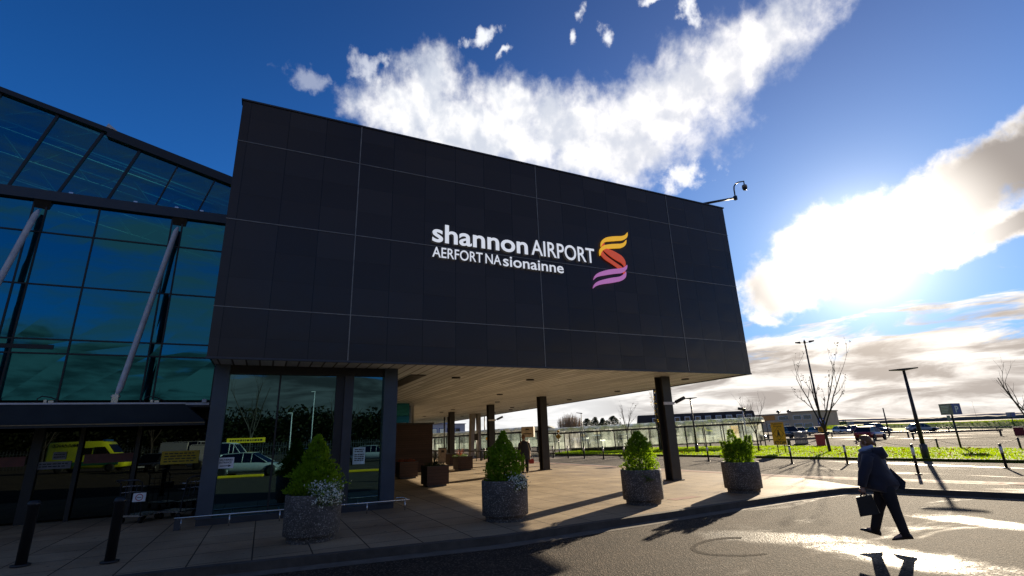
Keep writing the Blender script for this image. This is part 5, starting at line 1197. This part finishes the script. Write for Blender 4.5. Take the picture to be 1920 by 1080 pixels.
# ------------------------------------------------------------------ background vegetation
def far_conifer(px, py, top, wpx, seed, lab, m=M_fig2):
    p = G(px, py); h = HT(p, top-2); w = wpx/F*math.hypot(p.x, p.y)*.95; rg = random.Random(seed); t = thing('evergreen_tree', lab, 'tree', p, group='evergreens behind the shelter')
    MB().tube([(0, 0, 0), (0, 0, h*.95)], [.16, .03], 6).build('trunk', M_bark, t); mb = MB()
    for i in range(2400):
        f = rg.random()**.8; z = h*(.12+.88*f); a = rg.uniform(0, 6.28); q = w*(1-f*f*.9)*(1+.6*noise.noise(Vector((a, z*1.3, seed))))*rg.random()**.45
        c_ = Vector((q*math.cos(a), q*math.sin(a), z)); s_ = .22*rg.uniform(.5, 1.3); u_ = Vector([rg.uniform(-1, 1) for _ in range(3)]).normalized()*s_; v_ = u_.orthogonal().normalized()*s_*.45
        mb.add([c_-u_, c_+v_, c_+u_, c_-v_], [(0, 1, 2, 3)])
    mb.build('crown', m, t, fixn=False)
far_conifer(1103, 824, 787, 20, 1, 'round dark evergreen, leftmost behind the shelter'); far_conifer(1119, 824, 784, 14, 2, 'narrow dark evergreen, second behind the shelter')
far_conifer(1133, 824, 786, 15, 3, 'dark evergreen, third behind the shelter'); far_conifer(1153, 824, 782, 24, 4, 'broad layered evergreen, rightmost behind the shelter')
p = G(1070, 828); h = HT(p, 776); t = thing('pollard_tree', 'broad bushy tan leafless tree rising over the shelter end', 'tree', p); rg = random.Random(6); mb = MB(); MB().tube([(0, 0, 0), (0, 0, .9)], [.35, .4], 10).build('trunk', M_bark2, t)
w = 23/F*math.hypot(p.x, p.y)
for i in range(420):
    a = rg.uniform(0, 6.28); q = rg.random()**.6; b = Vector((q*w*.35*math.cos(a), q*w*.35*math.sin(a), rg.uniform(.5, 1.2))); e_ = Vector((q*w*1.0*math.cos(a), q*w*1.0*math.sin(a), h*(1-.25*q*q)*rg.uniform(.82, 1.02)))
    m_ = b.lerp(e_, .5)+Vector((q*w*.25*math.cos(a), q*w*.25*math.sin(a), 0)); mb.tube([b, m_, e_], [.05, .035, .012], 3, cap=False)
    for k in range(2): q2 = m_.lerp(e_, rg.random()); mb.tube([q2, q2+Vector((rg.gauss(0, .25), rg.gauss(0, .25), rg.uniform(.4, .8)))], [.02, .008], 3, cap=False)
mb.build('branches', M_bark2, t, fixn=False)
def foliage_mass(name, lab, pts, h, thick, n, m, s0=.35, seed=1, kind='stuff', cat='trees', z0=0):
    rg = random.Random(seed); mb = MB()
    for i in range(n):
        u = rg.random()*(len(pts)-1); k = min(int(u), len(pts)-2); c_ = Vector(pts[k]).lerp(Vector(pts[k+1]), u-k); hh = h*(.62+.55*noise.noise(Vector((c_.x*.09, c_.y*.09, seed)))+.35*noise.noise(Vector((c_.x*.4, c_.y*.4, seed))))
        z = z0+hh*rg.random()**.7; s_ = s0*rg.uniform(.5, 1.4); u_ = Vector([rg.uniform(-1, 1) for _ in range(3)]).normalized()*s_; v_ = u_.orthogonal().normalized()*s_*.5
        c3 = Vector((c_.x+rg.uniform(-1, 1)*thick, c_.y+rg.uniform(-1, 1)*thick, z)); mb.add([c3-u_, c3+v_, c3+u_, c3-v_], [(0, 1, 2, 3)])
    o = mb.build(name, m, fixn=False); tag(o, lab, cat); o['kind'] = kind; return o
M_hedge = leafmat('hedge_leaf', (.10, .085, .035), .25, .4)
a, b = G(1160, 823), G(1204, 823); foliage_mass('hedge', 'brown green hedge between the evergreens and the dark roofed building', [(a.x, a.y), (b.x, b.y)], 4.0, 1.5, 2500, M_hedge, .25, 3)
a, b = G(930, 826), G(985, 826); foliage_mass('bushes', 'low bare brown bushes over the roof of the second shelter', [(a.x, a.y), (b.x, b.y)], 3.6, 1.2, 2200, M_bark2, .22, 4)
def at_az(px, d): r_ = ray(px, 815); v = Vector((r_.x, r_.y)).normalized()*d; return (v.x, v.y)
foliage_mass('woodland', 'low dark treeline on the horizon beyond all the buildings', [at_az(700, 420), at_az(1000, 430), at_az(1300, 430), at_az(1560, 480)], 5.0, 14, 12000, M_fig2, 1.4, 5)
# ------------------------------------------------------------------ far buildings
M_slate = mat('slate', (.085, .068, .060), .9, spec=.1, var=.2, vs=1); M_tan = mat('tan_render', (.72, .56, .36), .8, var=.12, vs=.5); M_wh = mat('white_render', (.62, .63, .64), .7, var=.08, vs=.5); M_win = glass('window_glass', (.5, .6, .7), (.05, .06, .07), .35)
a = Vector(at_az(1198, 150)).to_3d(); b = Vector(at_az(1421, 150)).to_3d(); L = (b-a).length
t = thing('lodge_building', 'long low building with dark mansard roof and white dormer windows', 'building', a, math.atan2(b.y-a.y, b.x-a.x))
MB().box(0, L, 0, 12, -.3, 3.3).build('wall', M_tan, t)
zr = 5.9; MB().loft([[(-.3, -.4, 3.302), (L+.3, -.4, 3.302), (L+.3, 12.4, 3.302), (-.3, 12.4, 3.302)], [(0, .8, zr), (L, .8, zr), (L, 11, zr), (0, 11, zr)], [(.2, 1.2, zr+.2), (L-.2, 1.2, zr+.2), (L-.2, 10.5, zr+.2), (.2, 10.5, zr+.2)]], smooth=False).build('roof', M_slate, t)
for px in (1232, 1254, 1274, 1293, 1313, 1332, 1352, 1372, 1392, 1410):
    q = Vector(at_az(px, 150)).to_3d(); x = (q-a).dot((b-a).normalized()); o = MB().box(x-.75, x+.75, -.55, .6, 3.9, 5.2).build('dormer', M_white, t); MB().box(x-.55, x+.55, -.58, -.555, 4.1, 5.0).build('pane', M_win, o)
a = Vector(at_az(1423, 225)).to_3d(); b = Vector(at_az(1548, 215)).to_3d(); L = (b-a).length
t = thing('hotel_building', 'tan two storey hotel block with pale windows beyond the car park', 'building', a, math.atan2(b.y-a.y, b.x-a.x))
MB().box(0, L*.52, 0, 14, -.3, 6.0).box(L*.52, L*.56, -.5, 14, -.3, 6.9).box(L*.56, L, -.8, 14, -.3, 6.5).build('wall', M_tan, t); MB().box(-.3, L*.52, -.3, 14.2, 6.01, 6.4).box(L*.56-.1, L+.3, -1.1, 14.3, 6.51, 6.9).build('roof', mat('roof_tan', (.5, .38, .24), .6), t)
for px in (1445, 1471, 1488, 1508, 1530):
    q = Vector(at_az(px, 220)).to_3d(); x = (q-a).dot((b-a).normalized())
    for z in (1.0, 3.9): y = -.85 if x > L*.56 else -.05; o = MB().box(x-1.5, x+1.5, y-.05, y-.0, z, z+1.6).build('window', M_white, t); MB().box(x-1.3, x+1.3, y-.07, y-.052, z+.15, z+1.45).build('pane', M_win, o)
for px, lab in ((1467, 'left'), (1487, 'right')):
    q = Vector(at_az(px, 225)); tt = thing('roof_vent', f'small dark ventilator on the tan hotel roof, {lab} one', 'vent', (q.x, q.y, 6.4), group='ventilators on the hotel roof'); MB().lathe([(.3, 0), (.3, .5)], 10).build('stem', M_black, tt); MB().lathe([(.7, .5), (.8, .9), (.3, 1.3)], 12).build('cowl', M_black, tt)
a = Vector(at_az(770, 120)).to_3d(); b = Vector(at_az(872, 128)).to_3d(); L = (b-a).length
t = thing('white_building', 'pale blue white two storey building seen under the far canopy edge', 'building', a, math.atan2(b.y-a.y, b.x-a.x))
MB().box(0, L, 0, 14, -.3, 5.0).build('wall', M_wh, t); MB().box(0, L*.75, 2, 14, 5.0, 6.6).build('upper_storey', M_wh, t); MB().box(-.2, L+.2, -.2, 14.2, 5.002, 5.12).build('roof_edge', M_blue, t)
for k in range(6): o = MB().box(1+k*2.2, 2.6+k*2.2, -.05, 0, 2.8, 4.1).build('window', M_blue, t); MB().box(1.15+k*2.2, 2.45+k*2.2, -.07, -.052, 2.95, 3.95).build('pane', M_win, o)
MB().tube([(6, 3, 6.6), (6, 3, 8.4)], .2, 8).build('flue', M_black, t); MB().tube([(9.5, 3, 6.6), (9.5, 3, 8.6)], .2, 8).build('flue', M_black, t)
# green bank, hills
qa, qb = G(1560, 806), G(2060, 800)
o = foliage_mass('grass', 'sunlit long grass along the top of the far green bank', [(qa.x, qa.y), (qb.x, qb.y)], .32, 2.2, 16000, M_grass, .13, 12, z0=1.12, cat='grass')
o = foliage_mass('grass', 'yellow green field strip behind the parked cars, right of the hotel', [(G(1500, 808).x, G(1500, 808).y), (G(1600, 806).x, G(1600, 806).y)], .55, 3.0, 6000, M_grass, .2, 13, z0=.5, cat='grass')
bank('grass_bank', (G(1560, 806).x, G(1560, 806).y), (G(2060, 800).x, G(2060, 800).y), 9, 1.35, M_lawn, rough=.12)
q1 = Vector(at_az(1540, 150)); q2 = Vector(at_az(2100, 230)); bank('field', tuple(q1), tuple(q2), 60, .35, M_lawn, rough=.1)
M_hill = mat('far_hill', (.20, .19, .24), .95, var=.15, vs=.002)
def hills(name, pxs, d, h, seed, m):
    mb = MB(); pts = []; rings = []
    for i in range(101):
        px = pxs[0]+(pxs[1]-pxs[0])*i/100; x, y = at_az(px, d); hh = h*(.75+.5*noise.noise(Vector((i*.06, seed, 0)))+.14*noise.noise(Vector((i*.5, seed, 0)))); n_ = Vector((x, y)).normalized()
        rings.append([(x-n_.x*d*.1, y-n_.y*d*.1, -2), (x, y, max(1, hh)), (x+n_.x*d*.1, y+n_.y*d*.1, -2)])
    mb.loft(rings, smooth=True, cap=False); struct(mb.build(name, m))
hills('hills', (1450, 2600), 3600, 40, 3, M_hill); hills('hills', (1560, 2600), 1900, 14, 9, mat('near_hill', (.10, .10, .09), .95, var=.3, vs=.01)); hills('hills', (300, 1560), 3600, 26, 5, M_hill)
sheet('estuary_water', [at_az(1500, 320), at_az(2300, 320), at_az(2300, 1500), at_az(1500, 1500)], -.08, mat('water', (.13, .12, .13), .9, spec=.05))
# ------------------------------------------------------------------ vehicles
def paint(n, c): return mat('paint_'+n, c, .28, .0, .5, var=.04, coat=.6)
def car(name, lab, p, rz, pm, kind='hatch', cat='car', grp=None, L=4.3, Wd=1.76, H=1.46):
    """nose towards local +x"""
    t = thing(name, lab, cat, p, rz, group=grp); h = L/2; w = Wd/2; gz = .2; bz = H*.60
    if kind == 'van':
        body = [(-h, .35, bz*.98, .90), (-h+.15, .25, bz, .98), (-h*.3, .22, bz, 1), (h*.45, .22, bz, 1), (h*.62, .22, bz*.97, .98), (h*.85, .22, bz*.84, .95), (h-.05, .30, bz*.66, .82)]
        top = [(-h+.03, 0), (-h+.18, .96), (-h*.3, 1), (h*.40, 1), (h*.52, .9), (h*.72, .12), (h*.74, 0)]
    elif kind == 'suv':
        body = [(-h, .4, bz*.95, .90), (-h+.2, .28, bz, .98), (0, .25, bz, 1), (h*.4, .25, bz*.98, 1), (h*.8, .28, bz*.86, .96), (h, .4, bz*.66, .84)]
        top = [(-h+.05, 0), (-h+.35, .92), (-h*.4, 1), (h*.10, .97), (h*.45, 0)]
    else:
        body = [(-h, .42, bz*.88, .86), (-h+.15, .30, bz*.99, .95), (-h*.4, .22, bz, 1), (h*.3, .22, bz*.96, 1), (h*.75, .25, bz*.82, .96), (h-.1, .32, bz*.70, .90), (h, .42, bz*.58, .78)]
        top = [(-h+.12, 0), (-h+.75, .88), (-h*.15, 1), (h*.08, .95), (h*.50, 0)]
    mb = MB(); rings = []
    for x, z0, z1, k in body:
        y = w*k; rings.append([(x, -y*.86, z0), (x, -y, z0+.18), (x, -y, (z0+z1)*.55), (x, -y*.93, z1-.03), (x, -y*.80, z1+.01), (x, y*.80, z1+.01), (x, y*.93, z1-.03), (x, y, (z0+z1)*.55), (x, y, z0+.18), (x, y*.86, z0)])
    mb.loft(rings); mb.build('body', pm, t)
    mb = MB(); rt = []; zb0 = bz-.04
    for x, f in top:
        y = w*(.90-.17*f); z = zb0+(H-zb0)*f; rt.append([(x, -w*.90, zb0), (x, -y, z-.03*f), (x, -y*.9, z), (x, y*.9, z), (x, y, z-.03*f), (x, w*.90, zb0)])
    gm_ = MB(); gm_.loft(rt, cap=False, smooth=False); gm_.build('window', M_gd, t)
    rf = MB(); rr_ = [r_[1:5] for r_, (x, f) in zip(rt, top) if f > .8]
    rf.loft([[(a_[0], a_[1]*1.012, a_[2]+.006) for a_ in q] + [(a_[0], a_[1]*1.012, a_[2]+.022) for a_ in reversed(q)] for q in rr_], smooth=False)
    for s_ in (-1, 1):                                        # pillars
        for i in range(1, len(rt)):
            q0 = rt[i-1]; q1 = rt[i]
            if top[i][1] > .8 and top[i-1][1] > .8:
                m0 = (Vector(q1[0 if s_ < 0 else 5]), Vector(q1[1 if s_ < 0 else 4])); rf.tube([v+Vector((0, s_*.008, 0)) for v in m0], .02, 5)
            else:
                a_, b_ = (q0, q1); rf.tube([Vector(a_[1 if s_ < 0 else 4])+Vector((0, s_*.005, 0)), Vector(b_[1 if s_ < 0 else 4])+Vector((0, s_*.005, 0))], .016, 5)
    if kind == 'van': rf.box(-h+.12, h*.05, -w*.915, w*.915, zb0, H-.09)
    rf.build('roof', pm, t)
    wr = .31 if H < 2 else .36
    for x in (-h*.62, h*.62):
        for s_ in (-1, 1):
            MB().lathe([(.01, .0), (wr+.06, .0), (wr+.06, .03), (.01, .03)], 18).build('wheel_arch', M_black, t).matrix_local = Matrix.Translation((x, s_*(w-.012) - (.03 if s_ > 0 else 0)*0, wr)) @ Matrix.Rotation(R(-90*s_), 4, 'X')
            o = MB().lathe([(wr*.62, -.10), (wr*.97, -.10), (wr, -.07), (wr, .07), (wr*.97, .10), (wr*.62, .10)], 22).build('wheel', M_rub, t); o.matrix_local = Matrix.Translation((x, s_*(w-.05), wr)) @ Matrix.Rotation(R(90), 4, 'X')
            MB().lathe([(.05, -.085), (wr*.62, -.08), (wr*.62, .08), (.05, .085)], 14).build('rim', M_rail, o)
    xn = body[-1][0]
    for s_ in (-1, 1):
        MB().bevbox(xn-.22, xn-.03, s_*w*.62-.16, s_*w*.62+.16, body[-1][2]-.14, body[-1][2]+.0, .03).build('headlight', M_win, t)
        MB().bevbox(-h-.015, -h+.1, s_*w*.72-.12, s_*w*.72+.12, bz*.72, bz*.92, .02).build('taillight', mat('lamp_red', (.35, .01, .01), .3), t)
    MB().box(-h-.02, -h+.01, -.26, .26, .5, .61).build('number_plate', M_yel2, t); MB().box(xn, xn+.02, -.26, .26, .42, .53).build('number_plate', M_white, t)
    MB().box(xn-.02, xn+.012, -w*.45, w*.45, .56, body[-1][2]-.04).build('grille', M_black, t)
    return t
D = {n: paint(n, c) for n, c in dict(silver=(.45, .47, .48), white=(.75, .75, .74), navy=(.02, .03, .06), black=(.014, .014, .016), red=(.30, .015, .015), maroon=(.12, .012, .02), blue=(.02, .09, .30), yellow=(.72, .78, .02)).items()}
def pcar(px, py, turn, pm, lab, kind='hatch', **k):
    p = G(px, py, -.02); return car('parked_car' if kind != 'van' else 'parked_van', lab, p, yaw_to(p)+R(turn), D[pm], kind, cat='car' if kind != 'van' else 'van', grp='cars in the far car park', **k)
pcar(1484, 822, -60, 'black', 'dark parked four wheel drive right behind the yellow pedestrian sign', 'suv', H=1.75)
pcar(1502, 815, -70, 'silver', 'pale car just behind the ribbed cabinet'); pcar(1580, 813.5, -65, 'silver', 'silver parked car above the left marker post near the person')
pcar(1602, 812, -50, 'maroon', 'dark maroon car directly right of the silver car'); pcar(1647, 813, -40, 'navy', 'dark car with bright roof behind the red car', 'suv', H=1.7)
pcar(1634, 825, 70, 'red', 'red hatchback just above the head of the striding person'); pcar(1731, 810, 20, 'silver', 'low silver car half hidden behind the near lamp post')
pcar(1535, 816, -60, 'navy', 'dark car behind the trunk of the largest young tree')
pcar(1092, 834, 60, 'white', 'white high sided car seen through the shelter beyond the beacon', 'suv', H=1.9); pcar(1121, 836, 75, 'silver', 'pale car seen through the shelter right of the white one')
pcar(1178, 833, 60, 'navy', 'dark car seen through the shelter behind the first bare tree'); pcar(1405, 827, 20, 'silver', 'silver car seen through the shelter end')
pcar(1260, 831, 15, 'blue', 'blue car seen through the shelter right of the steel column')
pcar(822, 843, 50, 'maroon', 'dark red car at far left under the canopy edge'); pcar(838, 842, 60, 'silver', 'pale car behind the gate frame poles'); pcar(853, 843, 60, 'navy', 'dark blue car left of the fourth column')
pcar(868, 842, 60, 'red', 'bright red car between the fourth column and the splayed one'); pcar(895, 843, 60, 'navy', 'dark car behind the small plate sign'); pcar(911, 843, 60, 'blue', 'blue car left of the third steel column')
pcar(960, 840, 60, 'white', 'white car seen right of the third steel column')
# ------------------------------------------------------------------ things behind the camera that the glass mirrors
car('parked_car', 'silver saloon car parked in the near bay mirrored in the lobby glass', (-.6, -8.6, Z_R), R(16), D['silver'], L=4.6, H=1.44, cat='car')
car('parked_van', 'white delivery van mirrored above the silver car', (-3.2, -17.5, Z_R), R(14), D['white'], 'van', L=5.2, H=2.1, Wd=1.95, cat='van')
for i, (x, y, a, c_, lab) in enumerate([(3.2, -15.5, 105, 'navy', 'dark blue car beyond the silver saloon'), (6.2, -17.5, 100, 'black', 'black car right of the dark blue one'), (9.8, -22, 20, 'silver', 'small silver car near the pale printed notice'), (15, -21, 15, 'navy', 'navy car right of the small silver car'), (-8.5, -18, 100, 'black', 'black car left of the white van')]):
    car('parked_car', lab + ', mirrored in the lobby glass', (x, y, Z_R), R(a), D[c_])
for x, y, rz, L, lab in ((-2.4, -7.45, 8, 2.6, 'yellow wheel stop in front of the silver saloon'), (4.4, -5.75, 12, 3.0, 'yellow wheel stop in the bay beside the silver saloon')):
    t = thing('wheel_stop', lab, 'wheel stop', (x, y, Z_R), R(rz), group='yellow wheel stops'); MB().bevbox(0, L, -.09, .09, .003, .15, .03).build('bar', M_yel2, t)
am = thing('ambulance', 'bright yellow ambulance van mirrored in the dark entrance glass', 'ambulance', (-14.2, -24.5, Z_R), R(12))
def amb(mb, n, m): return mb.build(n, m, am)
mb = MB(); amb(mb.loft([[(x, -1.0*k, z0), (x, -1.03*k, z0+.5), (x, -.98*k, z1-.12), (x, -.85*k, z1), (x, .85*k, z1), (x, .98*k, z1-.12), (x, 1.03*k, z0+.5), (x, 1.0*k, z0)] for x, z0, z1, k in ((-3.1, .4, 2.62, .97), (-3.0, .35, 2.72, 1), (.9, .35, 2.72, 1), (1.35, .35, 2.60, .99), (2.1, .35, 1.62, .97), (2.75, .38, 1.30, .94), (3.0, .45, .95, .85))]), 'body', D['yellow'])
mb = MB(); mb.prism([(.55, 1.45), (1.95, 1.45), (1.35, 2.2), (.55, 2.2)], -1.035, 1.035); mb.prism([(-.55, 1.55), (.4, 1.55), (.4, 2.15), (-.55, 2.15)], -1.035, 1.035); amb(mb, 'window', M_gd)
mb = MB(); mb.add([(1.42, -.8, 2.5), (1.42, .8, 2.5), (2.12, .85, 1.66), (2.12, -.85, 1.66)], [(0, 1, 2, 3)]); amb(mb, 'windscreen', M_gd)
mb = MB(); mb.box(-3.0, 2.6, -1.045, 1.045, .62, .95); amb(mb, 'dark_band', mat('band_green', (.02, .12, .07), .4)); mb = MB(); mb.bevbox(.9, 1.2, -.7, .7, 2.70, 2.85, .04); amb(mb, 'light_bar', D['blue'])
vs, fs = text_mesh('AMBULANCE', w=2.4, h=.26, bold=.02); mb = MB(); mb.add([(1.1-2.6+(2.4-x)-1.2, 1.045, 2.3+z) for x, y, z in vs], fs); amb(mb, 'lettering', M_txt)
for x in (-1.9, 2.0):
    for s_ in (-1, 1): o = MB().lathe([(.2, -.12), (.36, -.12), (.37, .12), (.2, .12)], 20).build('wheel', M_rub, am); o.matrix_local = Matrix.Translation((x, s_*.95, .37)) @ Matrix.Rotation(R(90), 4, 'X'); MB().lathe([(.03, -.1), (.2, -.1), (.2, .1), (.03, .1)], 12).build('rim', M_rail, o)
for s_ in (-1, 1): amb(MB().bevbox(2.75, 2.98, s_*.7-.15, s_*.7+.15, .95, 1.18, .03), 'headlight', M_white)
car('parked_van', 'white van mirrored behind the yellow notice at the entrance', (-7.5, -33, Z_R), R(20), D['white'], 'van', L=5.6, H=2.5, Wd=2.0, cat='van')
for px, top, n_, lab in ((548, 775, 60, 'shorter lamp post behind the parked cars, mirrored in the lobby glass'), (590, 735, 68, 'taller lamp post behind the parked cars, mirrored in the lobby glass')):
    q = FN(px, top, 2*14.6+n_); t = thing('street_lamp', lab, 'street lamp', (q.x, -n_, 0), group='lamp posts mirrored in the glass'); MB().tube([(0, 0, -.1), (0, 0, q.z)], [.10, .06], 8).build('pole', M_tube, t); MB().box(-.6, .1, -.12, .12, q.z, q.z+.1).build('lamp_head', M_tube, t)
q = FN(462, 825.5, 29.2+24); t = thing('yellow_board', 'long yellow height board mirrored above the white van', 'sign', (q.x, -24, 0)); MB().box(-1.55, 1.55, -.04, .04, q.z-.2, q.z+.2).build('board', M_yel2, t)
mb = MB(); random.seed(3); x = -1.3
while x < 1.2: w_ = random.uniform(.08, .2); mb.box(x, x+w_, .042, .05, q.z-.08, q.z+.08); x += w_+.07
mb.build('print', M_txt, t)
for x in (-1.4, 1.4): MB().tube([(x, 0, -.13), (x, 0, q.z-.2)], .05, 8).build('post', M_black, t)
fn_ = thing('fence', 'pale palisade fence behind the parked cars, seen mirrored in the glass', 'fence', (-40, -44, Z_R)); mb = MB()
for k in range(330): mb.box(k*.3, k*.3+.06, -.02, .02, 0, 2.1)
mb.box(0, 99, .02, .05, .5, .56); mb.box(0, 99, .02, .05, 1.7, 1.76); mb.build('pales', M_steel, fn_)
foliage_mass('woodland', 'dark belt of trees behind the car park, mirrored in the building glass', [(-75, -70), (-20, -80), (40, -85), (110, -95)], 9.5, 5, 60000, leafmat('dim_leaf', (.022, .026, .012), .15, .5), .42, 8)
for i in range(7):
    bare_tree('bare_tree', ['tall', 'broad', 'slender', 'crooked', 'pale', 'wide', 'thin'][i]+' leafless tree mirrored in the glass above the dark woodland', (-30+i*14, -66+(i % 3)*3, Z_R), 9+(i*37 % 5), 60+i, fork=.25, spread=.5, r0_=.16, depth=3, grp='leafless trees mirrored in the glass')
